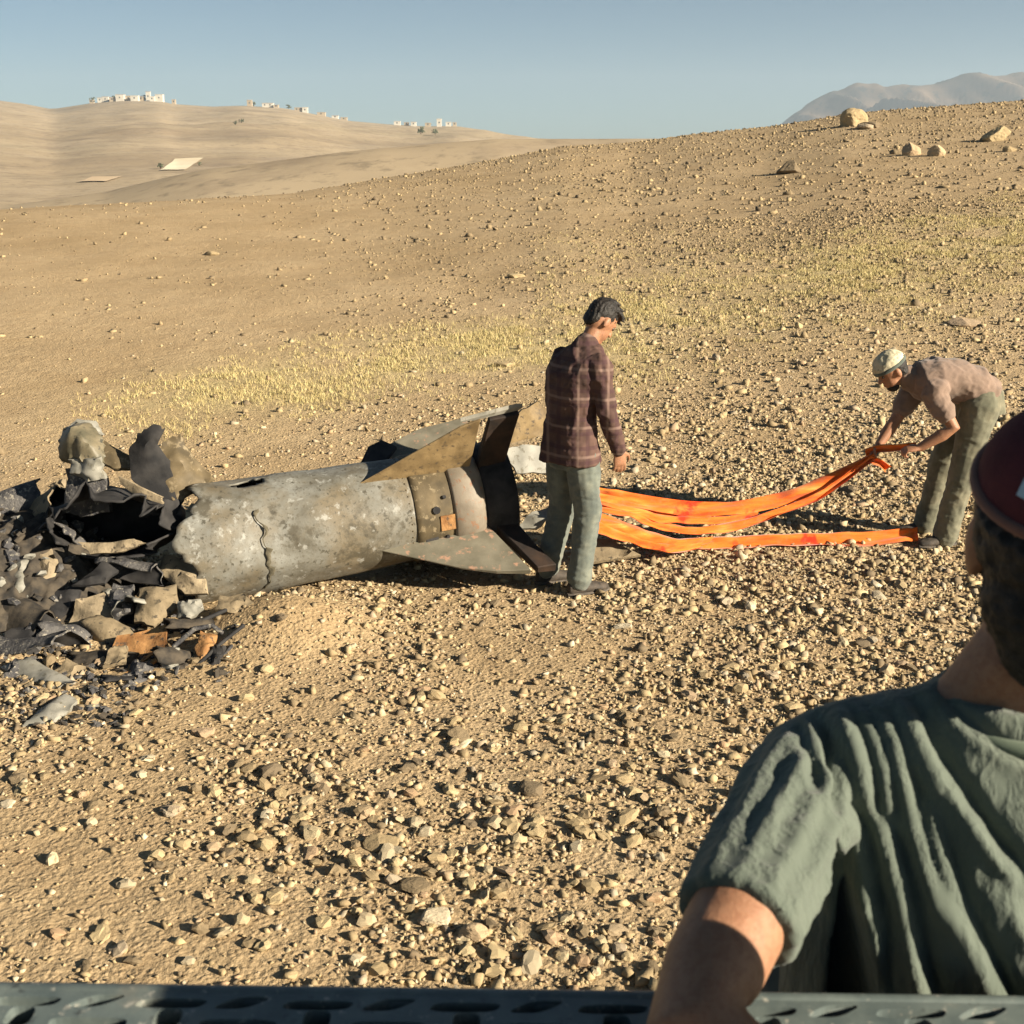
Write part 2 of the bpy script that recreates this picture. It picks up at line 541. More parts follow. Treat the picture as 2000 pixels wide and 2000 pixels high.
def shard_shape(n_var, seed):
    r = np.random.default_rng(seed)
    out = []
    for k in range(n_var):
        v = CV * r.uniform(0.7, 1.25, 3) + 0.22 * r.standard_normal((8, 3))
        v[4:, :2] *= r.uniform(0.45, 0.95)
        out.append(v)
    return np.array(out)
SHC = shard_shape(40, 5)
SH1 = stone_shape(IV, 24, 1)
SH2 = stone_shape(IV2 , 14, 2)
SH2 = SH2 - 0 * SH2

def sample_band(n, y0, y1, umax=0.52):
    y = np.sqrt(rng.uniform(y0 ** 2, y1 ** 2, n))
    u = rng.uniform(-umax, umax, n)
    return u * y, y, u
S = []
def add_band(n, y0, y1, smin, smax, pw, dens):
    x, y, u = sample_band(n, y0, y1)
    keep = rng.uniform(0, 1, n) < dens(x, y, u)
    x, y = x[keep], y[keep]
    q = rng.uniform(0, 1, len(x))
    s = (smin ** (-pw) + q * (smax ** (-pw) - smin ** (-pw))) ** (-1 / pw)
    S.append(np.stack([x, y, s], -1))
def wreck_clear(x, y):
    return 1 - 0.9 * np.exp(-(((x + 1.28) / 0.38) ** 2 + ((y - 6.45) / 0.32) ** 2))
def d_near(x, y, u):
    p = np.clip(0.62 + 1.5 * n2(x, y, 1.1, 71), 0.14, 1)
    side = np.interp(u, [-0.45, -0.2, 0.1, 0.4], [0.6, 0.75, 0.95, 1.0])
    far = np.where((y > 7.8) & (u < -0.05), np.interp(u, [-0.3, -0.12, -0.05], [0.12, 0.3, 0.8]), 1.0)
    return p * side * far * wreck_clear(x, y)
def d_mid(x, y, u):
    p = np.clip(0.55 + 0.9 * n2(x, y, 0.5, 72), 0.06, 1)
    side = np.interp(u, [-0.45, -0.2, 0.0, 0.15, 0.4], [0.035, 0.05, 0.30, 0.95, 1.0])
    return p * side * (1 - 0.55 * grass_amount(x, y))
def d_far(x, y, u):
    p = np.clip(0.6 + 0.9 * n2(x, y, 0.12, 73), 0.08, 1)
    side = np.interp(u, [-0.45, -0.2, 0.0, 0.15, 0.4], [0.05, 0.10, 0.6, 1, 1])
    return p * side
add_band(175000, 2.9, 12.5, 0.0075, 0.040, 2.1, lambda x, y, u: d_near(x, y, u) * np.clip((12.5 - y) / 3.2, 0, 1))
add_band(2200, 2.9, 9.5, 0.022, 0.046, 2.0, d_near)
add_band(110000, 8.6, 26, 0.012, 0.060, 2.15, lambda x, y, u: d_mid(x, y, u) * np.clip((y - 8.6) / 2.5, 0.2, 1))
add_band(46000, 26, 66, 0.026, 0.10, 2.3, d_far)
S = np.concatenate(S)
depth = S[:, 1] * CT + H * ST
spx = S[:, 2] / depth * F
ppx = 1000 + F * S[:, 0] / depth
ppy = 1000 + F * (H * CT - S[:, 1] * ST) / depth
inview = (ppx > 15) & (ppx < 1985) & (ppy < 1905) & ~((ppx > 1330) & (ppy > 1400)) & (S[:, 1] < 20)
order = np.argsort(-np.where(inview, spx, 0))
IND = order[:286]
rest = np.ones(len(S), bool); rest[IND] = False

R = S[rest]
zz = ground_z(R[:, 0], R[:, 1])
def rotm(n, tilt):
    a = rng.uniform(0, 2 * math.pi, n); b = rng.normal(0, tilt, n); c = rng.normal(0, tilt, n)
    ca, sa, cb, sb, cc, s_c = np.cos(a), np.sin(a), np.cos(b), np.sin(b), np.cos(c), np.sin(c)
    Rz = np.zeros((n, 3, 3)); Rz[:, 0, 0] = ca; Rz[:, 0, 1] = -sa; Rz[:, 1, 0] = sa; Rz[:, 1, 1] = ca; Rz[:, 2, 2] = 1
    Rx = np.zeros((n, 3, 3)); Rx[:, 0, 0] = 1; Rx[:, 1, 1] = cb; Rx[:, 1, 2] = -sb; Rx[:, 2, 1] = sb; Rx[:, 2, 2] = cb
    Ry = np.zeros((n, 3, 3)); Ry[:, 1, 1] = 1; Ry[:, 0, 0] = cc; Ry[:, 0, 2] = s_c; Ry[:, 2, 0] = -s_c; Ry[:, 2, 2] = cc
    return Rz @ Rx @ Ry
n = len(R)
sv = SHC[rng.integers(0, len(SHC), n)]
flat = rng.uniform(0.4, 0.9, n)
sv = sv * np.stack([rng.uniform(0.7, 1.6, n), np.ones(n), flat], -1)[:, None, :]
sv = np.einsum('nij,nkj->nki', rotm(n, 0.25), sv) * R[:, 2][:, None, None]
sv = sv + np.stack([R[:, 0], R[:, 1], zz + R[:, 2] * flat * 0.30], -1)[:, None, :]
gfaces = (CF[None] + (np.arange(n) * 8)[:, None, None]).reshape(-1, 3)
gm = bpy.data.meshes.new('gravel')
gm.vertices.add(n * 8)
gm.vertices.foreach_set('co', sv.reshape(-1).astype(np.float32))
gm.loops.add(gfaces.size)
gm.loops.foreach_set('vertex_index', gfaces.reshape(-1).astype(np.int32))
gm.polygons.add(len(gfaces))
gm.polygons.foreach_set('loop_start', np.arange(0, gfaces.size, 3, dtype=np.int32))
gm.polygons.foreach_set('loop_total', np.full(len(gfaces), 3, dtype=np.int32))
gm.update(calc_edges=True)
ta = gm.attributes.new('tint', 'FLOAT', 'POINT')
ta.data.foreach_set('value', np.repeat(rng.uniform(0, 1, n) * np.interp(R[:, 1], [12, 20], [1.0, 0.5]), 8).astype(np.float32))
tag(link_mesh('gravel', gm, M_GRAVEL), kind='stuff')

# the stones that show largest, one object each
smesh = []
for k in range(len(SH2)):
    me = mesh_from('stone', SH2[k] + 0, IF2)
    me.materials.append(M_STONE)
    smesh.append(me)
def stone(x, y, s, fl=0.7, rz=0, label=None, name='stone', cat='stone', group=None, k=None, sx=1.0, sink=0.38, tilt=(0, 0)):
    o = bpy.data.objects.new(name, smesh[random.randrange(len(smesh)) if k is None else k])
    COL.objects.link(o)
    o.location = (x, y, gz(x, y) + s * fl * sink)
    o.scale = (s * sx, s, s * fl)
    o.rotation_euler = (tilt[0], tilt[1], rz)
    return tag(o, label, cat, group)
for i in IND:
    x, y, s = S[i]
    d_ = y * CT + H * ST
    qx, qy = 1000 + F * x / d_, 1000 + F * (H * CT - y * ST) / d_
    if y > 8.6: rg_ = 'behind the orange straps and the wreck' if qx > 1000 else 'on the smooth slope behind the wreck'
    elif qx > 1150 and y > 6.2: rg_ = 'on the ground right of the standing man'
    elif y > 5.6: rg_ = 'just in front of the missile and its heap'
    elif qx < 480: rg_ = 'in the left part of the foreground'
    elif qx < 900: rg_ = 'in the middle of the foreground'
    else: rg_ = 'in front of the green sleeve'
    stone(x, y, s, random.uniform(0.4, 0.75), random.uniform(0, 6.28), 'small weathered stone among the gravel ' + rg_, group='loose stones ' + rg_,
          sx=random.uniform(0.8, 1.5), tilt=(random.gauss(0, .2), random.gauss(0, .2)))
IV3, IF3 = ico(4)
def rock_mesh(k):
    v = stone_shape(IV3, 1, 100 + k)[0]
    base = IV3 / np.linalg.norm(IV3, axis=1)[:, None]
    r = np.random.default_rng(200 + k)
    v = IV3 * r.uniform(0.75, 1.25, 3)
    for c in range(9):
        nrm = r.standard_normal(3); nrm /= np.linalg.norm(nrm)
        d = r.uniform(0.5, 0.85)
        v = v - np.maximum(v @ nrm - d, 0)[:, None] * nrm * 0.92
    v = v + base * (0.10 * fbm(base * 2.2 + k, 3, k) + 0.05 * fbm(base * 7 + k, 3, k + 9))[:, None]
    me = mesh_from('rock', v, IF3, False)
    me.materials.append(M_STONE)
    return me
rocks = [rock_mesh(k) for k in range(10)]
def bigstone(px, py, wpx, fl, label, **kw):
    p = gpt(px, py)
    d = p.y * CT + (H - p.z) * ST
    k = kw.pop('k', 0)
    o = stone(p.x, p.y, wpx / 2 * d / F, fl, label=label, **kw)
    o.data = rocks[k % 10]
    return o
bigstone(924, 1830, 52, 0.85, 'pale rounded stone standing in the gravel near the bottom edge', k=3, rz=0.4)
bigstone(852, 1800, 64, 0.55, 'long pale stone lying beside a dark hollow in the foreground gravel', k=5, rz=1.35, sx=1.0)
bigstone(812, 1735, 54, 0.5, 'flat tan slab just above the long pale stone in foreground', k=7, rz=0.1, sx=1.3)
bigstone(745, 1650, 60, 0.4, 'flat greyish stone alone on bare soil in the middle foreground', k=2, rz=0.2, sx=1.3)
bigstone(895, 1440, 46, 0.6, 'dark grey-green stone on bare soil below the standing man', k=4, rz=2)
bigstone(1040, 1545, 50, 0.5, 'pale grey stone with a dark shadow left of the foreground sleeve', k=9, rz=0.6, sx=1.2)
# boulders on the hill
def boulder(px, py, wpx, fl, label, k, rz=0, sx=1.2):
    return bigstone(px, py, wpx, fl, label, k=k, rz=rz, sx=sx, name='boulder', cat='boulder', group='boulders on the hill')
boulder(1662, 246, 50, 1.15, 'tallest yellow boulder on the crest of the right-hand hill', 0)
boulder(1700, 250, 36, 0.5, 'low boulder on the crest just right of the tallest boulder', 1)
boulder(1780, 302, 34, 1.0, 'left boulder of the pale pair below the hill crest', 2)
boulder(1828, 304, 26, 1.3, 'right narrow upright boulder of the pale pair below the crest', 3)
boulder(1945, 274, 44, 0.9, 'pale boulder near the right frame edge under the crest', 4)
boulder(1968, 296, 22, 0.8, 'small boulder just below the pale one near right frame edge', 5)
boulder(1545, 338, 42, 0.75, 'dark grey boulder lying alone in the middle of the hillside', 6)
boulder(1690, 252, 30, 0.6, 'small boulder behind the tallest boulder on the crest', 7)
boulder(1995, 195, 50, 0.6, 'boulder on the skyline at the right frame edge', 8)
boulder(1560, 640, 16, 1.1, 'small dark rock standing alone right of the standing man', 9)
boulder(1005, 541, 34, 0.35, 'flat dark rock on bare slope left of the standing man\'s head', 10)
boulder(985, 715, 36, 0.35, 'flat dark rock in grass left of the standing man', 11)
boulder(1885, 634, 60, 0.3, 'broad flat dark rock above the bending man', 12)
boulder(412, 498, 24, 0.5, 'small dark rock on the smooth slope at left', 13)

# dry grass
def grass():
    n = 330000
    x, y, u = sample_band(n, 8.3, 32, 0.5)
    g = grass_amount(x, y)
    keep = rng.uniform(0, 1, n) < np.clip(g * 1.7 - 0.08, 0, 1) * np.clip(0.4 + 2.2 * n2(x, y, 2.2, 23), 0.08, 1) * np.interp(y, [8, 12, 20, 32], [0.6, 1, 0.8, 0.35])
    x, y = x[keep], y[keep]
    b = 5
    x = np.repeat(x, b) + rng.normal(0, 0.03, len(x) * b); y = np.repeat(y, b) + rng.normal(0, 0.03, len(y) * b)
    m = len(x)
    z = ground_z(x, y)
    hh = rng.uniform(0.012, 0.06, m); wd = rng.uniform(0.002, 0.005, m) * np.interp(y, [8, 30], [1, 2])
    a = rng.uniform(0, 2 * math.pi, m); ln = rng.uniform(0.2, 1.0, m) * hh
    a2 = rng.uniform(0, 2 * math.pi, m)
    V = np.zeros((m, 3, 3))
    V[:, 0] = np.stack([x + np.cos(a) * wd, y + np.sin(a) * wd, z - 0.01], -1)
    V[:, 1] = np.stack([x - np.cos(a) * wd, y - np.sin(a) * wd, z - 0.01], -1)
    V[:, 2] = np.stack([x + np.cos(a2) * ln, y + np.sin(a2) * ln, z + hh], -1)
    me = bpy.data.meshes.new('dry_grass')
    me.vertices.add(m * 3)
    me.vertices.foreach_set('co', V.reshape(-1).astype(np.float32))
    me.loops.add(m * 3)
    me.loops.foreach_set('vertex_index', np.arange(m * 3, dtype=np.int32))
    me.polygons.add(m)
    me.polygons.foreach_set('loop_start', np.arange(0, m * 3, 3, dtype=np.int32))
    me.polygons.foreach_set('loop_total', np.full(m, 3, dtype=np.int32))
    me.update(calc_edges=True)
    ta = me.attributes.new('tint', 'FLOAT', 'POINT')
    ta.data.foreach_set('value', np.repeat(rng.uniform(0, 1, m), 3).astype(np.float32))
    mb = MB('dry_grass_blades')
    at_ = mb.n('ShaderNodeAttribute'); at_.attribute_name = 'tint'
    mb.color(mb.ramp(at_.outputs['Fac'], [(0, (0.37, 0.29, 0.135)), (0.5, (0.47, 0.385, 0.19)), (0.85, (0.38, 0.34, 0.15)), (1, (0.56, 0.47, 0.26))]))
    mb.set(0.8, 0.1)
    tag(link_mesh('dry_grass', me, mb.m), kind='stuff')
grass()

# ------------------------------------------------------------------ shape tools
def ring_frame(d):
    d = d.normalized()
    a = Vector((0, 0, 1)) if abs(d.z) < 0.9 else Vector((1, 0, 0))
    u_ = a.cross(d).normalized()
    return u_, d.cross(u_).normalized()

class Parts:
    """closed shapes collected for one mesh"""
    def __init__(s): s.v, s.f = [], []
    def add(s, v, f):
        o = len(s.v)
        s.v += [tuple(p) for p in v]
        s.f += [tuple(i + o for i in q) for q in f]
        return s
    def loft(s, secs, n=20):
        v, f = [], []
        for c, a, b in secs:
            c, a, b = Vector(c), Vector(a), Vector(b)
            for k in range(n):
                t = 2 * math.pi * k / n
                v.append(c + a * math.cos(t) + b * math.sin(t))
        m = len(secs)
        for i in range(m - 1):
            for k in range(n):
                f.append((i * n + k, i * n + (k + 1) % n, (i + 1) * n + (k + 1) % n, (i + 1) * n + k))
        f.append(tuple(reversed(range(n))))
        f.append(tuple((m - 1) * n + k for k in range(n)))
        return s.add(v, f)
    def limb(s, pts, rad, n=14, round_=True):
        pts = [Vector(p) for p in pts]
        secs = []
        m = len(pts)
        prev = None
        for i in range(m):
            d = (pts[min(i + 1, m - 1)] - pts[max(i - 1, 0)]).normalized()
            if prev is None: a, b = ring_frame(d)
            else:
                a = (prev - d * prev.dot(d)).normalized(); b = d.cross(a)
            prev = a
            r = rad[i]
            if i == 0 and round_:
                for q in (0.95, 0.7): secs.append((pts[0] - d * r * q, a * r * math.sqrt(1 - q * q), b * r * math.sqrt(1 - q * q)))
            secs.append((pts[i], a * r, b * r))
            if i == m - 1 and round_:
                for q in (0.7, 0.95): secs.append((pts[i] + d * r * q, a * r * math.sqrt(1 - q * q), b * r * math.sqrt(1 - q * q)))
        return s.loft(secs, n)
    def ell(s, c, a, b, d, n=16, m=10):
        c, a, b, d = Vector(c), Vector(a), Vector(b), Vector(d)
        secs = []
        for i in range(1, m):
            t = math.pi * i / m
            secs.append((c - d * math.cos(t), a * math.sin(t), b * math.sin(t)))
        return s.loft(secs, n)
    def union(s, name, voxel, smooth=3, fac=0.5):
        me = bpy.data.meshes.new('tmp')
        me.from_pydata(s.v, [], s.f)
        me.update()
        o = bpy.data.objects.new('tmp', me)
        COL.objects.link(o)
        r = o.modifiers.new('r', 'REMESH'); r.mode = 'VOXEL'; r.voxel_size = voxel
        if smooth:
            q = o.modifiers.new('s', 'SMOOTH'); q.factor = fac; q.iterations = smooth
        dg = bpy.context.evaluated_depsgraph_get()
        out = bpy.data.meshes.new_from_object(o.evaluated_get(dg), depsgraph=dg)
        bpy.data.objects.remove(o); bpy.data.meshes.remove(me)
        out.name = name
        out.shade_smooth()
        return out

def get_co(me):
    a = np.zeros(len(me.vertices) * 3, np.float32); me.vertices.foreach_get('co', a)
    b = np.zeros(len(me.vertices) * 3, np.float32); me.vertices.foreach_get('normal', b)
    return a.reshape(-1, 3).astype(float), b.reshape(-1, 3).astype(float)
def set_co(me, c):
    me.vertices.foreach_set('co', c.reshape(-1).astype(np.float32)); me.update()
def wrinkle(me, amp, scale, stretch=(1, 1, 1), seed=0):
    c, nn = get_co(me)
    q = c * np.array(stretch) * scale
    r = 1 - np.abs(fbm(q + 0.6 * fbm(q * 0.5, 2, seed + 5)[:, None], 3, seed)) * 2
    set_co(me, c + nn * (amp * (r - 0.4))[:, None])

# ------------------------------------------------------------------ people: shared pieces
def skin_material(name, c):
    m = MB(name)
    f = m.noise(14, 4)
    col = m.ramp(f, [(0.35, tuple(k * 0.82 for k in c)), (0.65, c)])
    col = m.mix(m.ramp(m.noise(120, 4, 0.7), [(0.40, G3(0.5)), (0.56, G3(0))]), col, (c[0] * 0.66, c[1] * 0.56, c[2] * 0.52))
    col = m.mix(m.ramp(m.noise(420, 2, 0.6), [(0.62, G3(0)), (0.70, G3(0.6))]), col, (c[0] * 0.5, c[1] * 0.42, c[2] * 0.4))
    m.color(col)
    m.set(0.55, 0.35)
    m.b.inputs['Subsurface Weight'].default_value = 0.08
    m.b.inputs['Subsurface Radius'].default_value = (0.012, 0.004, 0.002)
    m.bump(m.noise(160, 5, 0.65), 0.4, 0.003)
    return m.m
M_SKIN = skin_material('tanned_skin', (0.33, 0.165, 0.092))
M_HAIR = simple('black_hair', (0.008, 0.007, 0.006), (0.02, 0.016, 0.013), 60, 0.55, 0.3, 0.7, 160, 0.006)
M_EYE = simple('dark_eye', (0.03, 0.02, 0.015), (0.05, 0.03, 0.02), 10, 0.3, 0.5, 0)
M_SHOE = simple('dark_boot', (0.03, 0.026, 0.022), (0.07, 0.055, 0.042), 25, 0.75, 0.3, 0.3)

def cloth(name, c1, c2, scale=12, weave=900, dust=None, rough=0.9, crease=0.0):
    m = MB(name)
    col = m.ramp(m.noise(scale, 5, 0.6), [(0.35, c1), (0.65, c2)])
    if dust: col = m.mix(m.ramp(m.noise(scale * 0.5, 5, 0.65), [(0.5, G3(0)), (0.75, G3(0.6))]), col, dust)
    m.color(col)
    m.set(rough, 0.15)
    m.b.inputs['Sheen Weight'].default_value = 0.15
    nrm = None
    if crease:
        mpg = m.n('ShaderNodeMapping'); mpg.inputs['Scale'].default_value = (1, 1, 0.4); m.l(m.tc.outputs['Object'], mpg.inputs['Vector'])
        rdg = m.ramp(m.noise(26, 5, 0.55, vec=mpg.outputs[0]), [(0.40, G3(0)), (0.5, G3(1)), (0.60, G3(0))])
        nrm = m.bump(rdg, 0.5, crease)
    m.bump(m.noise(weave, 2), 0.35, 0.002, nrm)
    return m.m

def head(P, c, f, u, s=1.0):
    c, f, u = Vector(c), Vector(f).normalized(), Vector(u)
    u = (u - f * u.dot(f)).normalized(); l = u.cross(f)
    f, u, l = f * s, u * s, l * s
    P.ell(c - f * 0.005 + u * 0.012, f * 0.096, l * 0.076, u * 0.108)
    P.ell(c + f * 0.032 - u * 0.052, f * 0.062, l * 0.058, u * 0.072)
    P.ell(c + f * 0.066 - u * 0.103, f * 0.024, l * 0.030, u * 0.020)
    P.limb([c + f * 0.090 + u * 0.008, c + f * 0.108 - u * 0.028], [0.008 * s, 0.014 * s], 8)
    P.ell(c + f * 0.083 + u * 0.022, f * 0.014, l * 0.046, u * 0.011, 10, 6)
    P.ell(c + f * 0.089 - u * 0.066, f * 0.011, l * 0.024, u * 0.010, 10, 6)
    for k in (-1, 1):
        P.ell(c - f * 0.008 + l * 0.079 * k - u * 0.018, f * 0.019, l * 0.010, u * 0.033, 10, 8)
    return [c + f * 0.080 + l * 0.031 * k + u * 0.002 for k in (-1, 1)], f, u, l

def hand(P, wrist, d, nrm, thumb, curl=0.5, s=1.0):
    """wrist point, direction of the hand, direction the palm faces, side of the thumb"""
    wrist, d, nrm = Vector(wrist), Vector(d).normalized(), Vector(nrm)
    nrm = (nrm - d * nrm.dot(d)).normalized()
    sd_ = Vector(thumb); sd_ = (sd_ - d * sd_.dot(d) - nrm * sd_.dot(nrm)).normalized()
    P.loft([(wrist - d * 0.01 * s, sd_ * 0.026 * s, nrm * 0.020 * s), (wrist + d * 0.025 * s, sd_ * 0.036 * s, nrm * 0.018 * s), (wrist + d * 0.065 * s, sd_ * 0.042 * s, nrm * 0.015 * s),
            (wrist + d * 0.092 * s, sd_ * 0.038 * s, nrm * 0.012 * s)], 12)
    for i, (o, ln) in enumerate(((0.031, 0.074), (0.0105, 0.084), (-0.0105, 0.078), (-0.031, 0.060))):
        p = wrist + d * 0.082 * s + sd_ * o * s
        a = curl * (0.45 + 0.08 * i)
        pts = [p]
        for k, fr in enumerate((0.45, 0.32, 0.23)):
            q = d * math.cos(a) + nrm * math.sin(a) + sd_ * o * 1.6
            pts.append(pts[-1] + q.normalized() * ln * fr * s)
            a += curl * 0.9
        P.limb(pts, [0.0095 * s, 0.009 * s, 0.0083 * s, 0.007 * s], 8)
    p = wrist + d * 0.022 * s + sd_ * 0.030 * s
    q1 = p + (d * 0.6 + sd_ * 0.75 + nrm * 0.25).normalized() * 0.04 * s
    q2 = q1 + (d * 0.85 + sd_ * 0.25 + nrm * (0.3 + curl * 0.5)).normalized() * 0.032 * s
    q3 = q2 + (d * 0.9 + sd_ * 0.0 + nrm * (0.3 + curl * 0.7)).normalized() * 0.026 * s
    P.limb([p, q1, q2, q3], [0.014 * s, 0.0115 * s, 0.010 * s, 0.008 * s], 8)

def shoe(name, ankle, fwd, parent, mat):
    a, f = Vector(ankle), Vector((fwd[0], fwd[1], 0)).normalized()
    l = Vector((0, 0, 1)).cross(f); z = Vector((0, 0, 1))
    g = Vector((a.x, a.y, a.z - 0.09))
    P = Parts()
    P.loft([(g - f * 0.075 + z * 0.045, l * 0.026, z * 0.036), (g - f * 0.045 + z * 0.052, l * 0.038, z * 0.052), (g + z * 0.05, l * 0.042, z * 0.05), (g + f * 0.07 + z * 0.038, l * 0.046, z * 0.038),
            (g + f * 0.14 + z * 0.030, l * 0.048, z * 0.030), (g + f * 0.185 + z * 0.025, l * 0.036, z * 0.024), (g + f * 0.205 + z * 0.022, l * 0.016, z * 0.014)], 14)
    P.limb([a + z * 0.05, a - z * 0.03], [0.052, 0.050], 12)
    me = P.union(name, 0.010, 2)
    o = link_mesh(name, me, mat, parent)
    S_ = Parts()
    S_.loft([(g - f * 0.083 + z * 0.008, l * 0.02, z * 0.012), (g - f * 0.05 + z * 0.008, l * 0.043, z * 0.014), (g + f * 0.05 + z * 0.008, l * 0.045, z * 0.014), (g + f * 0.15 + z * 0.008, l * 0.052, z * 0.014), (g + f * 0.205 + z * 0.01, l * 0.03, z * 0.012)], 14)
    so_ = link_mesh('sole', mesh_from('sole', S_.v, S_.f, False), M_SOLE, o)
    return o
M_SOLE = simple('rubber_sole', (0.05, 0.045, 0.04), (0.12, 0.10, 0.08), 20, 0.9, 0.2, 0)

# ------------------------------------------------------------------ the standing man
def standing_man():
    base = gpt(1112, 1148)
    rz = math.radians(33)
    root = empty('person', base)
    tag(root, 'man with short black hair, plaid shirt and jeans standing at the tail of the wreck', 'person')
    c_, s_ = math.cos(rz), math.sin(rz)
    K = 1.02
    def w(x, y, z): return Vector((base.x + (x * c_ - y * s_) * K, base.y + (x * s_ + y * c_) * K, base.z + z * K))
    def dv(x, y, z): return Vector((x * c_ - y * s_, x * s_ + y * c_, z)) * K
    hipR, kneeR, ankR = w(0.0, -0.10, 0.90), w(0.035, -0.125, 0.48), w(-0.02, -0.125, 0.09)
    hipL, kneeL, ankL = w(0.0, 0.09, 0.90), w(0.03, 0.12, 0.48), w(-0.06, 0.15, 0.09)
    torso = [(w(-0.005, 0, 0.86), dv(0.105, 0, 0), dv(0, 0.165, 0)), (w(-0.01, 0, 0.95), dv(0.115, 0, 0), dv(0, 0.170, 0)), (w(-0.01, 0, 1.08), dv(0.108, 0, 0), dv(0, 0.150, 0)),
             (w(0.005, 0, 1.20), dv(0.118, 0, 0), dv(0, 0.165, 0)), (w(0.02, 0, 1.30), dv(0.122, 0, 0), dv(0, 0.178, 0)), (w(0.045, 0, 1.38), dv(0.108, 0, 0.0), dv(0, 0.182, 0)),
             (w(0.072, 0, 1.435), dv(0.085, 0, 0), dv(0, 0.135, 0)), (w(0.095, 0, 1.465), dv(0.06, 0, 0), dv(0, 0.075, 0))]
    def scl(sec, k, dz=0): return [(c + Vector((0, 0, dz)), a * k, b * k) for c, a, b in sec]
    hd = w(0.20, 0.0, 1.60)
    fw, up = dv(0.72, -0.02, -0.69), dv(0.69, 0, 0.72)
    shR, elR, wrR = w(0.055, -0.182, 1.368), w(0.075, -0.235, 1.11), w(0.185, -0.215, 0.875)
    shL, elL, wrL = w(0.055, 0.180, 1.360), w(0.05, 0.235, 1.11), w(0.17, 0.21, 0.88)
    P = Parts()
    P.loft(scl(torso, 0.9), 20)
    P.limb([w(0.085, 0, 1.43), w(0.125, 0, 1.50), w(0.165, 0, 1.56)], [0.062, 0.055, 0.054], 14)
    eyes, f, u, l = head(P, hd, fw, up, 1.02 * K)
    for a, b, c in ((shR, elR, wrR), (shL, elL, wrL)):
        P.limb([a, a.lerp(b, 0.5), b, b.lerp(c, 0.4), c], [0.052, 0.045, 0.038, 0.038, 0.026], 12)
    hand(P, wrR, dv(0.12, 0.02, -1), dv(0.25, 1, 0), dv(1, -0.1, 0), 0.45, K)
    hand(P, wrL, dv(0.15, 0, -1), dv(0.2, -1, 0), dv(1, 0.1, 0), 0.5, K)
    for a, b, c in ((hipR, kneeR, ankR), (hipL, kneeL, ankL)):
        P.limb([a, a.lerp(b, 0.5), b, b.lerp(c, 0.35), c], [0.082, 0.070, 0.052, 0.050, 0.036], 12)
    link_mesh('body', P.union('body', 0.0065, 3), M_SKIN, root)
    for e in eyes:
        q = Parts().ell(e, Vector((0.011, 0, 0)), Vector((0, 0.011, 0)), Vector((0, 0, 0.011)), 8, 6)
        link_mesh('eye', mesh_from('eye', q.v, q.f, True), M_EYE, root)
    # hair: fuller on top, swept to the front
    h = Parts()
    h.ell(hd - f * 0.014 + u * 0.030, f * 0.094, l * 0.080, u * 0.096)
    h.ell(hd + f * 0.055 + u * 0.080, f * 0.045, l * 0.060, u * 0.036)
    h.ell(hd - f * 0.062 - u * 0.025, f * 0.034, l * 0.062, u * 0.056)
    rt = random.Random(5)
    for k in range(70):
        th, ph = rt.uniform(0, 6.28), rt.uniform(0.25, 1.5)
        dr = (f * math.cos(th) * math.cos(ph) * 1.05 + l * math.sin(th) * math.cos(ph) * 0.85 + u * math.sin(ph))
        p0 = hd - f * 0.004 + u * 0.038 + dr * 0.080
        h.limb([p0, p0 + dr * 0.016 + f * 0.014, p0 + dr * 0.020 + f * 0.030], [0.011, 0.008, 0.004], 7)
    hm = h.union('hair', 0.005, 1)
    wrinkle(hm, 0.005, 55, (1, 1, 0.5), 3)
    link_mesh('hair', hm, M_HAIR, root)
    # plaid shirt, worn loose over the trousers
    s1 = Parts()
    shirt = [(w(-0.012, 0.0, 0.80), dv(0.162, 0, 0), dv(0, 0.208, 0)), (w(-0.012, 0, 0.86), dv(0.156, 0, 0), dv(0, 0.205, 0))] + scl(torso[1:], 1.13)[0:1] + scl(torso[2:], 1.14)
    s1.loft(shirt, 28)
    for a, b, c in ((shR, elR, wrR), (shL, elL, wrL)):
        s1.limb([a, a.lerp(b, 0.5), b, b.lerp(c, 0.5), b.lerp(c, 0.97)], [0.074, 0.064, 0.056, 0.049, 0.040], 14)
    s1.ell(shR + dv(0.0, 0.02, -0.02), dv(0.078, 0, 0), dv(0, 0.066, 0), dv(0, 0, 0.075))
    s1.ell(shL + dv(0.0, -0.02, -0.02), dv(0.078, 0, 0), dv(0, 0.066, 0), dv(0, 0, 0.075))
    s1.limb([w(0.080, 0.0, 1.435), w(0.098, 0, 1.462)], [0.080, 0.070], 16)
    sm = s1.union('shirt', 0.007, 3)
    wrinkle(sm, 0.014, 7.5, (1, 1, 0.75), 9)
    wrinkle(sm, 0.006, 17, (1, 1, 1), 19)
    m = MB('plaid_shirt')
    def stripes(axis, sc_, lo):
        sep = m.n('ShaderNodeSeparateXYZ'); m.l(m.tc.outputs['Object'], sep.inputs[0])
        mu = m.n('ShaderNodeMath'); mu.operation = 'MULTIPLY'; mu.inputs[1].default_value = sc_; m.l(sep.outputs[axis], mu.inputs[0])
        si = m.n('ShaderNodeMath'); si.operation = 'SINE'; m.l(mu.outputs[0], si.inputs[0])
        return m.ramp(si.outputs[0], [(lo, G3(0)), (min(lo + 0.2, 1.0), G3(1))])
    col = m.ramp(m.noise(7, 4), [(0.35, (0.062, 0.038, 0.032)), (0.65, (0.105, 0.062, 0.050))])
    col = m.mix(m.mix(0.5, G3(0), stripes(0, 75, 0.55)), col, (0.05, 0.025, 0.03))
    col = m.mix(m.mix(0.5, G3(0), stripes(2, 75, 0.55)), col, (0.05, 0.025, 0.03))
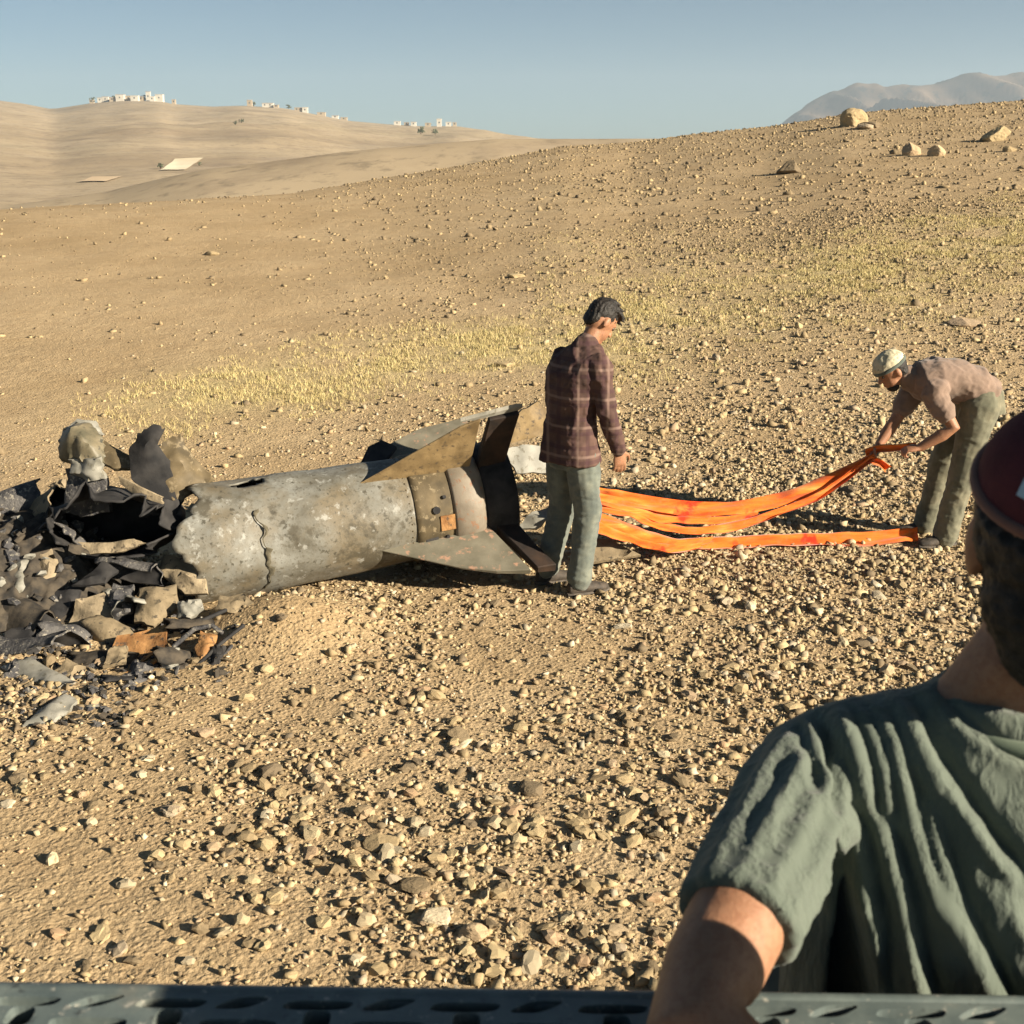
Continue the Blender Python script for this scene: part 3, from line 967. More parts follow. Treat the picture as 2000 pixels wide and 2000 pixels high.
    col = m.mix(m.mix(0.6, G3(0), stripes(2, 37, 0.92)), col, (0.21, 0.145, 0.12))
    col = m.mix(m.mix(0.6, G3(0), stripes(0, 37, 0.93)), col, (0.20, 0.135, 0.11))
    m.color(col); m.set(0.9, 0.15); m.bump(m.noise(700, 2), 0.2, 0.002)
    link_mesh('shirt', sm, m.m, root)
    # jeans
    t = Parts()
    t.loft(scl(torso[:2], 1.03) + [(w(-0.005, 0, 1.0), dv(0.115, 0, 0), dv(0, 0.165, 0))], 20)
    t.loft([(w(-0.008, 0, 0.76), dv(0.10, 0, 0), dv(0, 0.15, 0)), (w(-0.005, 0, 0.84), dv(0.116, 0, 0), dv(0, 0.168, 0)), (w(-0.005, 0, 0.92), dv(0.116, 0, 0), dv(0, 0.165, 0))], 20)
    for a, b, c in ((hipR, kneeR, ankR), (hipL, kneeL, ankL)):
        t.limb([a, a.lerp(b, 0.45), b, b.lerp(c, 0.45), b.lerp(c, 0.85), c + Vector((0, 0, 0.01))], [0.098, 0.094, 0.080, 0.074, 0.072, 0.072], 16, True)
    tm = t.union('trousers', 0.0075, 3)
    wrinkle(tm, 0.012, 5.5, (1, 1, 0.6), 29)
    wrinkle(tm, 0.006, 13, (0.8, 0.8, 1.5), 39)
    link_mesh('trousers', tm, cloth('faded_jeans', (0.085, 0.098, 0.088), (0.14, 0.155, 0.13), 9, dust=(0.19, 0.18, 0.135)), root)
    for a in (ankR, ankL):
        a = Vector((a.x, a.y, gz(a.x, a.y) + 0.09))
        shoe('shoe', a, dv(1, -0.12, 0), root, M_SHOE)
standing_man()

# ------------------------------------------------------------------ the bending man
HANDS = []
def bending_man():
    base = gpt(1822, 1056)
    k = (base.y * CT + H * ST) / F
    root = empty('person', base)
    tag(root, 'man in a pale cap and mauve shirt bending down to pull the orange straps', 'person')
    def w(px, py, dy=0.0):
        return at(px, py, base.y + dy)
    X_ = lambda v: Vector((v, 0, 0)); Y_ = lambda v: Vector((0, v, 0)); Z_ = lambda v: Vector((0, 0, v))
    spine = [w(1918, 778), w(1895, 752), w(1860, 742), w(1825, 742), w(1795, 745)]
    rad = [(0.135, 0.16), (0.125, 0.16), (0.125, 0.165), (0.135, 0.175), (0.115, 0.165)]
    def spinesec(k):
        out = []
        for i, p in enumerate(spine):
            d = (spine[min(i + 1, 4)] - spine[max(i - 1, 0)]).normalized()
            nrm = Vector((-d.z, 0, d.x)).normalized()
            out.append((p, nrm * rad[i][0] * k, Y_(rad[i][1] * k)))
        d = (spine[4] - spine[3]).normalized(); nrm = Vector((-d.z, 0, d.x))
        out.append((spine[4] + d * 0.05, nrm * 0.075 * k, Y_(0.10 * k)))
        d0 = (spine[0] - spine[1]).normalized(); nrm0 = Vector((-d0.z, 0, d0.x))
        out.insert(0, (spine[0] + d0 * 0.06, nrm0 * 0.09 * k, Y_(0.12 * k)))
        return out
    hd = w(1741, 722, -0.02)
    f, u_ = Vector((-0.62, -0.10, -0.78)), Vector((-0.78, -0.05, 0.62))
    f, u_ = Vector((-0.80, -0.12, -0.58)), Vector((-0.58, -0.05, 0.80))
    nb = w(1790, 745)
    # arms: n = near the camera, f = far
    shN, elN, wrN = w(1822, 768, -0.17), w(1863, 836, -0.24), w(1797, 874, -0.20)
    shF, elF, wrF = w(1782, 766, 0.15), w(1748, 822, 0.10), w(1717, 868, 0.03)
    hipN, knN, anN = w(1915, 790, -0.09), w(1884, 905, -0.13), w(1848, 1032, -0.10)
    hipF, knF, anF = w(1905, 790, 0.10), w(1842, 895, 0.12), w(1808, 1012, 0.16)
    for a in (anN, anF): a.z = gz(a.x, a.y) + 0.09
    P = Parts()
    P.loft(spinesec(0.92), 20)
    P.limb([nb, hd.lerp(nb, 0.45), hd.lerp(nb, 0.15)], [0.07, 0.058, 0.055], 14)
    eyes, f, u_, l = head(P, hd, f, u_, 1.0)
    for a, b, c in ((shN, elN, wrN), (shF, elF, wrF)):
        P.limb([a, a.lerp(b, 0.5), b, b.lerp(c, 0.35), c], [0.054, 0.049, 0.041, 0.043, 0.029], 12)
    dN = Vector((-0.9, 0.1, -0.15)); dF = Vector((-0.55, -0.1, -0.8))
    hand(P, wrN, dN, Vector((0.0, 0.25, -1)), Vector((0.2, 1, 0)), 1.15, 1.0)
    hand(P, wrF, dF, Vector((0.6, -0.6, -0.5)), Vector((-0.6, -0.7, 0.5)), 1.1, 1.0)
    HANDS.extend([wrN + dN * 0.09, wrF + dF * 0.09])
    for a, b, c in ((hipN, knN, anN), (hipF, knF, anF)):
        P.limb([a, a.lerp(b, 0.5), b, b.lerp(c, 0.35), c], [0.085, 0.072, 0.052, 0.050, 0.036], 12)
    link_mesh('body', P.union('body', 0.0065, 3), M_SKIN, root)
    for e in eyes:
        q = Parts().ell(e, X_(0.011), Y_(0.011), Z_(0.011), 8, 6)
        link_mesh('eye', mesh_from('eye', q.v, q.f, True), M_EYE, root)
    # cropped dark hair and beard
    h = Parts()
    h.ell(hd - f * 0.030 + u_ * 0.012, f * 0.080, l * 0.080, u_ * 0.085)
    h.ell(hd - f * 0.045 - u_ * 0.035, f * 0.050, l * 0.070, u_ * 0.060)
    h.ell(hd + f * 0.048 - u_ * 0.098, f * 0.040, l * 0.050, u_ * 0.036)
    hm = h.union('hair', 0.006, 2)
    wrinkle(hm, 0.006, 45, (1, 1, 1), 3)
    link_mesh('hair', hm, M_HAIR, root)
    # cap: domed crown, band and short brim
    c1 = Parts()
    c1.ell(hd - f * 0.004 + u_ * 0.040, f * 0.112, l * 0.094, u_ * 0.092, 20, 12)
    cm = c1.union('cap', 0.006, 2)
    co, nn = get_co(cm)
    # cut away below the band by pressing the underside up inside the dome
    rel = co - np.array(hd)
    hgt = rel @ np.array(u_)
    lim = 0.030
    push = np.where(hgt < lim, lim - hgt, 0)
    co = co + push[:, None] * np.array(u_)
    set_co(cm, co)
    wrinkle(cm, 0.006, 22, (1, 1, 1), 77)
    cap = link_mesh('cap', cm, simple('pale_camouflage_cap', (0.40, 0.36, 0.24), (0.52, 0.47, 0.33), 16, 0.9, 0.15, 0.2, c3=(0.16, 0.17, 0.13)), root)
    b = Parts()
    b.loft([(hd - f * 0.004 + u_ * 0.022, f * 0.104, l * 0.089), (hd - f * 0.004 + u_ * 0.024, f * 0.117, l * 0.100), (hd - f * 0.004 + u_ * 0.045, f * 0.116, l * 0.098), (hd - f * 0.004 + u_ * 0.047, f * 0.10, l * 0.088)], 28)
    band = link_mesh('cap_band', mesh_from('cap_band', b.v, b.f, True), cloth('cap_band_cloth', (0.07, 0.085, 0.075), (0.11, 0.125, 0.10)), root)
    # t-shirt
    s1 = Parts()
    s1.loft(spinesec(1.10)[1:], 26)
    for a, b_ in ((shN, elN), (shF, elF)):
        s1.limb([a + Vector((0.02, 0, 0.02)), a, a.lerp(b_, 0.35), a.lerp(b_, 0.55)], [0.08, 0.080, 0.071, 0.068], 16)
    s1.limb([nb + Vector((0.03, 0, 0.0)), nb + (hd - nb) * 0.35], [0.092, 0.078], 16)
    sm = s1.union('shirt', 0.007, 3)
    wrinkle(sm, 0.013, 7, (0.8, 1, 1.2), 49)
    wrinkle(sm, 0.005, 16, (1, 1, 1), 59)
    link_mesh('shirt', sm, cloth('mauve_cotton', (0.165, 0.118, 0.09), (0.215, 0.152, 0.118), 6), root)
    # trousers
    t = Parts()
    t.ell(w(1912, 782), Vector((0.155, 0, 0.02)), Y_(0.18), Z_(0.155))
    t.loft([(w(1925, 800), X_(0.12), Y_(0.165)), (w(1918, 778), Vector((0.13, 0, 0.03)), Y_(0.172)), (w(1893, 752), Vector((0.06, 0, 0.12)), Y_(0.168))], 20)
    for a, b_, c in ((hipN, knN, anN), (hipF, knF, anF)):
        t.limb([a, a.lerp(b_, 0.45), b_, b_.lerp(c, 0.45), b_.lerp(c, 0.85), c + Vector((0, 0, -0.03))], [0.125, 0.105, 0.086, 0.078, 0.076, 0.078], 16)
    tm = t.union('trousers', 0.0075, 3)
    wrinkle(tm, 0.012, 5.5, (1, 1, 0.7), 69)
    wrinkle(tm, 0.006, 13, (0.8, 0.8, 1.4), 79)
    link_mesh('trousers', tm, cloth('olive_trousers', (0.095, 0.095, 0.066), (0.155, 0.15, 0.105), 9, dust=(0.20, 0.175, 0.115)), root)
    shoe('shoe', anN, (-1, -0.25), root, M_SHOE)
    shoe('shoe', anF, (-1, -0.1), root, M_SHOE)
bending_man()

# ------------------------------------------------------------------ the missile wreck
AX0, AX1 = Vector((-1.73, 7.07, 0.345)), Vector((-0.28, 7.55, 0.475))
AXD = (AX1 - AX0).normalized()
LY = Vector((0, 0, 1)).cross(AXD).normalized()      # away from the camera
LZ = AXD.cross(LY).normalized()
def mp(s, r, phi):
    """s along the axis, phi from straight up towards the camera"""
    return AX0 + AXD * s + (LZ * math.cos(phi) - LY * math.sin(phi)) * r

def paint(name):
    m = MB(name)
    col = m.ramp(m.noise(4.5, 5, 0.65), [(0.35, (0.095, 0.088, 0.068)), (0.5, (0.14, 0.136, 0.115)), (0.65, (0.185, 0.185, 0.165))])
    col = m.mix(m.ramp(m.noise(1.7, 5, 0.65), [(0.46, G3(0)), (0.60, G3(0.8))]), col, (0.125, 0.098, 0.058))
    col = m.mix(m.ramp(m.noise(2.6, 6, 0.7), [(0.56, G3(0)), (0.62, G3(0.85))]), col, (0.055, 0.048, 0.032))
    col = m.mix(m.ramp(m.noise(26, 5, 0.6), [(0.60, G3(0)), (0.66, G3(0.9))]), col, (0.05, 0.045, 0.032))
    col = m.mix(m.ramp(m.noise(48, 4, 0.6), [(0.56, G3(0)), (0.64, G3(0.7))]), col, (0.08, 0.07, 0.05))
    col = m.mix(m.ramp(m.noise(14, 5, 0.7), [(0.58, G3(0)), (0.66, G3(0.7))]), col, (0.29, 0.29, 0.265))
    m.color(col)
    m.set(0.6, 0.4)
    m.bump(m.noise(12, 6, 0.6), 0.35, 0.014)
    return m.m
M_PAINT = paint('worn_grey_paint')
M_OLIVE = simple('olive_metal', (0.055, 0.042, 0.022), (0.125, 0.094, 0.05), 7, 0.7, 0.35, 0.35, c3=(0.19, 0.15, 0.09))
M_RING = simple('tan_grey_metal', (0.13, 0.108, 0.08), (0.20, 0.17, 0.13), 8, 0.6, 0.4, 0.3, c3=(0.20, 0.105, 0.06))
M_FIN = simple('ochre_fin_metal', (0.12, 0.082, 0.038), (0.26, 0.185, 0.09), 8, 0.65, 0.35, 0.4, c3=(0.085, 0.062, 0.038))
M_FIN2 = simple('grey_fin_metal', (0.10, 0.092, 0.066), (0.17, 0.155, 0.115), 6, 0.65, 0.35, 0.3, c3=(0.30, 0.18, 0.12))
M_FINP = simple('pale_fin_skin', (0.20, 0.195, 0.17), (0.29, 0.285, 0.25), 7, 0.6, 0.4, 0.3, c3=(0.13, 0.12, 0.09))
M_FIN_SHADE = simple('shaded_brown_metal', (0.018, 0.014, 0.012), (0.06, 0.035, 0.022), 7, 0.75, 0.25, 0.4, lo=0.45, hi=0.8)  # rear fin colour, with the shadow on the tail painted in
M_SOOT_SHADE = simple('soot_shade_metal', (0.012, 0.012, 0.013), (0.035, 0.033, 0.032), 9, 0.8, 0.25, 0.4)  # soot of the wreck; also paints the tail and heap shadows
M_CHAR = simple('charred_metal', (0.03, 0.03, 0.034), (0.10, 0.095, 0.09), 12, 0.75, 0.3, 0.6, c3=(0.24, 0.22, 0.18), bdist=0.02)
M_EARTHY = simple('scorched_earth', (0.026, 0.024, 0.022), (0.075, 0.062, 0.046), 16, 0.9, 0.15, 0.5)
M_PALE = simple('pale_torn_sheet', (0.15, 0.12, 0.078), (0.30, 0.24, 0.155), 9, 0.75, 0.25, 0.5, c3=(0.075, 0.06, 0.042), bdist=0.012)
M_GREY = simple('grey_torn_sheet', (0.16, 0.155, 0.13), (0.26, 0.25, 0.215), 8, 0.6, 0.4, 0.4, c3=(0.13, 0.12, 0.09))
M_RUST = simple('rusty_sheet', (0.18, 0.085, 0.032), (0.36, 0.20, 0.08), 9, 0.8, 0.2, 0.6, c3=(0.07, 0.05, 0.034), bdist=0.012)
M_TANP = simple('dusty_tan_sheet', (0.12, 0.095, 0.06), (0.25, 0.195, 0.12), 7, 0.8, 0.25, 0.5, c3=(0.06, 0.05, 0.036), bdist=0.012)

mis = empty('missile_wreck', Vector((AX0.lerp(AX1, 0.5).x, AX0.lerp(AX1, 0.5).y, 0)))
tag(mis, 'burnt-out grey missile body with tail fins lying on the stony slope', 'missile wreck')

def shell(name, s0f, s1, r0, r1, mat, parent, ns=46, na=110, th=0.012, hole=None, dent=0.0, inner=None, jag=None):
    """a tube with wall thickness between s0f(phi) and s1, with optional holes"""
    V, Fc = [], []
    Ph = [2 * math.pi * k / na for k in range(na)]
    def pos(i, k, off):
        s0 = s0f(Ph[k])
        t = i / (ns - 1)
        s = s0 + (s1 - s0) * t
        r = r0 + (r1 - r0) * (s / max(s1, 1e-6)) + off
        if dent:
            r += dent * float(DN[i, k])
        return mp(s, r, Ph[k]), s
    TT, PP = np.meshgrid(np.linspace(0, 1, ns), np.array(Ph), indexing='ij')
    DN = fbm(np.stack([TT * 5, np.cos(PP) * 2, np.sin(PP) * 2], -1), 3, 5) * (1.2 - TT)
    svals = np.zeros((ns, na))
    for off in (0, -th):
        for i in range(ns):
            for k in range(na):
                p, s = pos(i, k, off)
                V.append(p); svals[i, k] = s
    N = ns * na
    keep = np.ones((ns - 1, na), bool)
    if hole is not None:
        for i in range(ns - 1):
            for k in range(na):
                if hole(svals[i, k], Ph[k]): keep[i, k] = False
    mats = []
    for i in range(ns - 1):
        for k in range(na):
            if not keep[i, k]: continue
            k2 = (k + 1) % na
            a, b, c, d = i * na + k, i * na + k2, (i + 1) * na + k2, (i + 1) * na + k
            Fc.append((a, b, c, d)); mats.append(0)
            Fc.append((a + N, d + N, c + N, b + N)); mats.append(1)
            if i == 0 or not keep[i - 1, k]: Fc.append((a, a + N, b + N, b)); mats.append(0)
            if i == ns - 2 or not keep[i + 1, k]: Fc.append((d, c, c + N, d + N)); mats.append(0)
            if not keep[i, k - 1]: Fc.append((a, d, d + N, a + N)); mats.append(0)
            if not keep[i, k2]: Fc.append((b, b + N, c + N, c)); mats.append(0)
    o = mobj(name, V, Fc, mat, parent, True)
    o.data.materials.append(inner or M_SOOT_SHADE)
    o.data.polygons.foreach_set('material_index', mats)
    return o
def torn(ph):
    c = math.cos(ph)            # 1 on top, -1 below
    q = math.sin(ph)            # 1 towards the camera
    e = -0.17 + 0.03 * c - 0.16 * math.exp(-((ph - 1.25) / 0.5) ** 2)
    e += 0.10 * float(vnoise(np.array([ph * 2.3, 0.3, 0.7]), 4)) + 0.06 * float(vnoise(np.array([ph * 7, 1.3, 0.7]), 5)) + 0.03 * float(vnoise(np.array([ph * 19, 2.3, 0.7]), 6))
    return e
body_hole = lambda s, ph: ((s - 0.16) / 0.11) ** 2 + ((ph - 0.12) / 0.13) ** 2 < 1
shell('body_tube', torn, 1.13, 0.358, 0.325, M_PAINT, mis, hole=body_hole, dent=0.028)
# ragged weld seam round the near side
V, Fc = [], []
for k in range(60):
    ph = 0.85 + 1.5 * k / 59
    s = 0.16 + 0.06 * math.sin((ph - 0.8) * 2.1) + 0.030 * float(vnoise(np.array([ph * 5, .7, .2]), 19)) + 0.012 * float(vnoise(np.array([ph * 15, .1, .2]), 9))
    r = 0.358 - 0.033 * s / 1.13
    wd = max(0.003, 0.009 + 0.022 * float(vnoise(np.array([ph * 9, .5, .2]), 10)) + 0.008 * float(vnoise(np.array([ph * 30, .5, .2]), 12)))
    for (ds, dr) in ((-wd, 0.000), (-wd * 0.5, 0.004), (wd * 0.5, 0.004), (wd, 0.000)):
        V.append(mp(s + ds, r + dr + 0.008, ph))
for k in range(59):
    for j in range(3): Fc.append((k * 4 + j, k * 4 + j + 1, k * 4 + j + 5, k * 4 + j + 4))
mobj('weld_seam', V, Fc, simple('burnt_seam', (0.05, 0.045, 0.03), (0.13, 0.115, 0.08), 30, 0.9, 0.2, 0.4), mis, True)
def lathe(name, prof, mat, parent, na=64):
    V, Fc = [], []
    for s, r in prof:
        for k in range(na): V.append(mp(s, r, 2 * math.pi * k / na))
    m = len(prof)
    for i in range(m - 1):
        for k in range(na): Fc.append((i * na + k, i * na + (k + 1) % na, (i + 1) * na + (k + 1) % na, (i + 1) * na + k))
    return mobj(name, V, Fc, mat, parent, True)
V, Fc = [], []
for sr in (1.085,):
    for k in range(48):
        ph = 2 * math.pi * k / 48
        c = mp(sr, 0.358 - 0.033 * sr / 1.13 + 0.003, ph); nr = (c - mp(sr, 0, ph)).normalized(); a_, b_ = ring_frame(nr)
        o0 = len(V)
        V += [c + (a_ * math.cos(q * math.pi / 3) + b_ * math.sin(q * math.pi / 3)) * 0.0055 for q in range(6)] + [c + nr * 0.005]
        Fc += [(o0 + q, o0 + (q + 1) % 6, o0 + 6) for q in range(6)]
mobj('rivets', V, Fc, M_OLIVE, mis)['kind'] = 'stuff'
lathe('collar', [(1.10, 0.30), (1.118, 0.337), (1.15, 0.340), (1.34, 0.333), (1.352, 0.333), (1.352, 0.30)], M_OLIVE, mis)
lathe('tail_ring', [(1.345, 0.28), (1.350, 0.340), (1.365, 0.356), (1.46, 0.358), (1.52, 0.350), (1.555, 0.326), (1.57, 0.295), (1.57, 0.25)], M_RING, mis)
lathe('nozzle', [(1.555, 0.30), (1.575, 0.335), (1.62, 0.335), (1.70, 0.345), (1.76, 0.355), (1.765, 0.34), (1.70, 0.31), (1.60, 0.25), (1.50, 0.12), (1.50, 0.005)], M_SOOT_SHADE, mis)  # black skirt: nozzle soot plus the tail shadow painted into its colour
# bolts and a plate on the collar
def bolt(s, ph, r=0.016):
    V, Fc = [], []
    c = mp(s, 0.338, ph); nrm = (mp(s, 1, ph) - mp(s, 0, ph)).normalized(); a, b = ring_frame(nrm)
    for h_ in (0, 0.012):
        for k in range(8): V.append(c + nrm * h_ + (a * math.cos(k * math.pi / 4) + b * math.sin(k * math.pi / 4)) * r)
    Fc = [(k, (k + 1) % 8, 8 + (k + 1) % 8, 8 + k) for k in range(8)] + [tuple(range(8, 16))]
    mobj('bolt', V, Fc, M_SOOT_SHADE, mis)
for k in range(3): bolt(1.30, 0.42 + k * 0.75, 0.012)
bolt(1.24, 1.38, 0.024)
V = [mp(s, r, ph) for r in (0.335, 0.346) for s, ph in ((1.26, 1.5), (1.35, 1.5), (1.35, 1.78), (1.26, 1.78))]
mobj('access_plate', V, [(0, 1, 2, 3), (4, 7, 6, 5), (0, 4, 5, 1), (1, 5, 6, 2), (2, 6, 7, 3), (3, 7, 4, 0)], M_RUST, mis)

def fin(phi, mat, name='fin', pts=None, te=0.030, label=None, hole=None):
    """wedge section fin: sharp leading edge, thick trailing edge"""
    P2 = pts or [(0.80, 0.318), (1.42, 0.70), (1.58, 0.745), (1.74, 0.745), (1.74, 0.26), (1.4, 0.30)]
    tang = (mp(0, 1, phi + math.pi / 2) - mp(0, 0, phi + math.pi / 2)).normalized()
    n = len(P2)
    V = []
    for sg in (1, -1):
        for s, r in P2:
            t = te * max(0.12, min(1, (s - 0.78 - (r - 0.3) * 1.2) / 0.6))
            V.append(mp(s, r, phi) + tang * t * sg)
    Fc = [tuple(range(n)), tuple(reversed(range(n, 2 * n)))] + [(k, k + n, (k + 1) % n + n, (k + 1) % n) for k in range(n)]
    o = mobj(name, V, Fc, mat, mis)
    if label: o['label'] = label
    bv = o.modifiers.new('bevel', 'BEVEL'); bv.width = 0.006; bv.segments = 1; bv.limit_method = 'ANGLE'
    return o
D2 = math.radians
fin(D2(35), M_FIN, label='ochre upper fin on the near side', pts=[(0.80, 0.318), (1.42, 0.70), (1.54, 0.745), (1.50, 0.30)])
fin(D2(35), M_FIN_SHADE, 'shaded_fin_rear', [(1.553, 0.30), (1.593, 0.735), (1.78, 0.755), (1.76, 0.62), (1.73, 0.30)], 0.032, 'rear end of the ochre fin, painted dark brown for the shadow of the standing man')  # dark fin end stands in for the standing man's shadow
fin(D2(115), M_FIN2, label='pale grey lower fin resting on the ground', pts=[(0.86, 0.315), (1.30, 0.60), (1.50, 0.69), (1.70, 0.74), (1.56, 0.28), (1.4, 0.30)])
fin(D2(115), M_FIN_SHADE, 'shaded_fin_rear', [(1.60, 0.28), (1.74, 0.735), (1.86, 0.745), (1.80, 0.55), (1.74, 0.28)], 0.034, 'rear end of the grey lower fin, painted dark for the shadow of the standing man')  # same painted shadow, carried on over the lower fin
# far fins: the upper one has a torn opening in its leading edge
f2 = fin(D2(-62), M_FIN2, label='far upper fin with a torn leading edge', pts=[(0.72, 0.318), (1.02, 0.50), (1.10, 0.47), (1.16, 0.52), (1.13, 0.60), (1.40, 0.72), (1.74, 0.745), (1.74, 0.26), (1.4, 0.30)], te=0.035)
fin(D2(-152), M_FIN2, label='far lower fin')
# dark jagged rib inside the torn leading edge
V = [mp(s, r, D2(-58)) + LZ * o for o in (0, 0.02) for s, r in ((0.92, 0.40), (1.02, 0.56), (1.12, 0.60), (1.20, 0.52), (1.08, 0.40))]
mobj('fin_rib', V, [(0, 1, 2, 3, 4), (9, 8, 7, 6, 5)] + [(k, k + 5, (k + 1) % 5 + 5, (k + 1) % 5) for k in range(5)], M_SOOT_SHADE, mis)
# far fin skins that show past the tail
# tip fairing at the end of the near upper fin
V = [mp(s, r, D2(35)) + LZ * o for o in (0, 0.022) for s, r in ((1.42, 0.745), (1.76, 0.795), (1.80, 0.785), (1.78, 0.765), (1.5, 0.735))]
mobj('fin_tip', V, [(4, 3, 2, 1, 0), (5, 6, 7, 8, 9)] + [(k, (k + 1) % 5, (k + 1) % 5 + 5, k + 5) for k in range(5)], M_GREY, mis)
# strut clamp on the lower side
V, Fc = boxvf(-0.04, 0.04, -0.03, 0.03, -0.09, 0.09)
V = [mp(1.2, 0.345, 2.15) + AXD * a + LY * b + LZ * c for a, b, c in V]
mobj('clamp', V, Fc, M_SOOT_SHADE, mis)

# torn pieces still attached at the broken end
from mathutils.geometry import delaunay_2d_cdt
def plate(name, pts, th, mat, parent=None, bulge=0.0, sub=5, crumple=0.01, seed=0, label=None, cat=None, smooth=False, group=None):
    """a bent, torn sheet through the given points, with real thickness"""
    W = [at(*p) for p in pts]
    c = sum(W, Vector()) / len(W)
    nrm = Vector()
    for i in range(len(W)):
        nrm += (W[i] - c).cross(W[(i + 1) % len(W)] - c)
    nrm.normalize()
    if nrm.y > 0: nrm = -nrm
    rg = random.Random(seed)
    a_, b_ = ring_frame(nrm)
    size = max((p - c).length for p in W)
    loop = []
    m = len(W)
    for i in range(m):
        p, q = W[i], W[(i + 1) % m]
        for k in range(sub):
            r = p.lerp(q, k / sub)
            if k: r += (c - r) * rg.uniform(-0.03, 0.09)
            loop.append(r)
    P2 = [((p - c).dot(a_), (p - c).dot(b_), (p - c).dot(nrm)) for p in loop]
    nl = len(P2)
    pts2 = [Vector((x, y)) for x, y, z in P2]
    step = size / 8
    for i in range(-9, 10):
        for j in range(-9, 10):
            pts2.append(Vector(((i + rg.uniform(-.3, .3)) * step, (j + rg.uniform(-.3, .3)) * step)))
    v2, e2, f2_, ov, oe, of = delaunay_2d_cdt(pts2, [(k, (k + 1) % nl) for k in range(nl)], [list(range(nl))], 1, 1e-5)
    used = sorted({i for f in f2_ for i in f})
    ren = {o: n for n, o in enumerate(used)}
    Fr = [tuple(ren[i] for i in f) for f in f2_]
    xy = np.array([v2[i][:] for i in used])
    A = np.array(P2)
    dist = np.linalg.norm(xy[:, None, :] - A[None, :, :2], axis=2) + 1e-4
    wgt = 1 / dist ** 3
    hgt = (wgt * A[None, :, 2]).sum(1) / wgt.sum(1)
    ed = dist.min(1) / size
    q = np.concatenate([xy / size * 1.6 + seed * 3.7, np.zeros((len(xy), 1))], 1)
    rid = 1 - 2 * np.abs(vnoise(q, seed)) 
    hgt = hgt + bulge * np.clip(ed * 2.5, 0, 1) + crumple * 1.8 * rid + crumple * 0.7 * vnoise(q * 3.1, seed + 1)
    front = [c + a_ * float(x) + b_ * float(y) + nrm * float(h) for (x, y), h in zip(xy, hgt)]
    back = [p - nrm * th for p in front]
    n = len(front)
    cnt = {}
    for f in Fr:
        for k in range(3):
            e = (f[k], f[(k + 1) % 3]); cnt[e] = 1
    Fc = list(Fr) + [tuple(i + n for i in f[::-1]) for f in Fr]
    Fc += [(e[1], e[0], e[0] + n, e[1] + n) for e in cnt if (e[1], e[0]) not in cnt]
    V = front + back
    if parent is None:
        base = Vector((c.x, c.y, min(v.z for v in V)))
        V = [v - base for v in V]
        o = mobj(name, V, Fc, mat, None, smooth)
        o.location = base
    else:
        o = mobj(name, V, Fc, mat, parent, smooth)
    o.data.shade_smooth()
    o.data.set_sharp_from_angle(angle=math.radians(38))
    tag(o, label, cat, group)
    return o
plate('torn_flap', [(300, 905, 7.05), (318, 862, 7.1), (352, 846, 7.13), (372, 880, 7.15), (420, 938, 7.12), (350, 985, 6.98), (318, 965, 6.95)], 0.02, M_OLIVE, mis, 0.04, crumple=0.012, seed=3)
plate('torn_flap', [(258, 935, 6.95), (250, 880, 6.98), (268, 846, 7.0), (300, 828, 7.0), (322, 836, 7.0), (308, 868, 7.0), (332, 900, 7.0), (345, 975, 6.95), (310, 1005, 6.9)], 0.02, M_SOOT_SHADE, mis, 0.03, crumple=0.012, seed=4)
plate('torn_flap', [(232, 930, 6.85), (262, 945, 6.83), (318, 972, 6.80), (318, 985, 6.80), (262, 966, 6.83), (234, 945, 6.85)], 0.015, M_PALE, mis, 0.01, crumple=0.003, seed=5)

plate('torn_fin', [(972, 880, 7.95), (1020, 868, 8.0), (1082, 870, 8.05), (1088, 925, 7.98), (1010, 925, 7.9)], 0.03, M_FINP, mis, 0.01, crumple=0.004, seed=51)
plate('torn_fin', [(1000, 812, 7.85), (1050, 784, 7.9), (1070, 800, 7.92), (1066, 850, 7.9), (990, 866, 7.82)], 0.03, M_FIN, mis, 0.01, crumple=0.004, seed=52)
# crumpled nose section that lies in front of the torn end: dark hollow, curved hood, block below
nose = empty('nose_section', at(180, 1150, 6.9))
tag(nose, 'crushed hollow nose section with a curved hood torn off the missile front', 'wreckage')
M_HOOD = simple('dusty_olive_metal', (0.075, 0.07, 0.045), (0.15, 0.125, 0.078), 9, 0.55, 0.45, 0.4, c3=(0.045, 0.043, 0.032))
plate('hood', [(114, 892, 7.06), (113, 862, 7.10), (124, 836, 7.16), (148, 822, 7.20), (178, 826, 7.18), (198, 850, 7.12), (210, 884, 7.06), (204, 904, 7.0), (160, 902, 6.98)], 0.05, M_HOOD, nose, 0.10, crumple=0.006, seed=41, smooth=True)
plate('hood', [(188, 850, 7.16), (212, 866, 7.12), (240, 884, 7.08), (266, 897, 7.04), (258, 914, 7.0), (222, 916, 7.0), (196, 900, 7.02)], 0.03, M_OLIVE, nose, 0.03, crumple=0.008, seed=42)
plate('hood', [(128, 838, 7.26), (150, 818, 7.28), (184, 822, 7.28), (202, 850, 7.26), (170, 862, 7.26)], 0.03, M_GREY, nose, 0.02, crumple=0.006, seed=43)
plate('side_plate', [(132, 898, 7.0), (196, 893, 6.98), (205, 936, 6.98), (172, 940, 6.98), (140, 925, 7.0)], 0.03, M_GREY, nose, 0.025, seed=8)
plate('side_plate', [(128, 915, 7.04), (205, 930, 7.02), (215, 1000, 6.98), (160, 1010, 6.98), (125, 1000, 7.0)], 0.05, M_CHAR, nose, 0.02, seed=9)
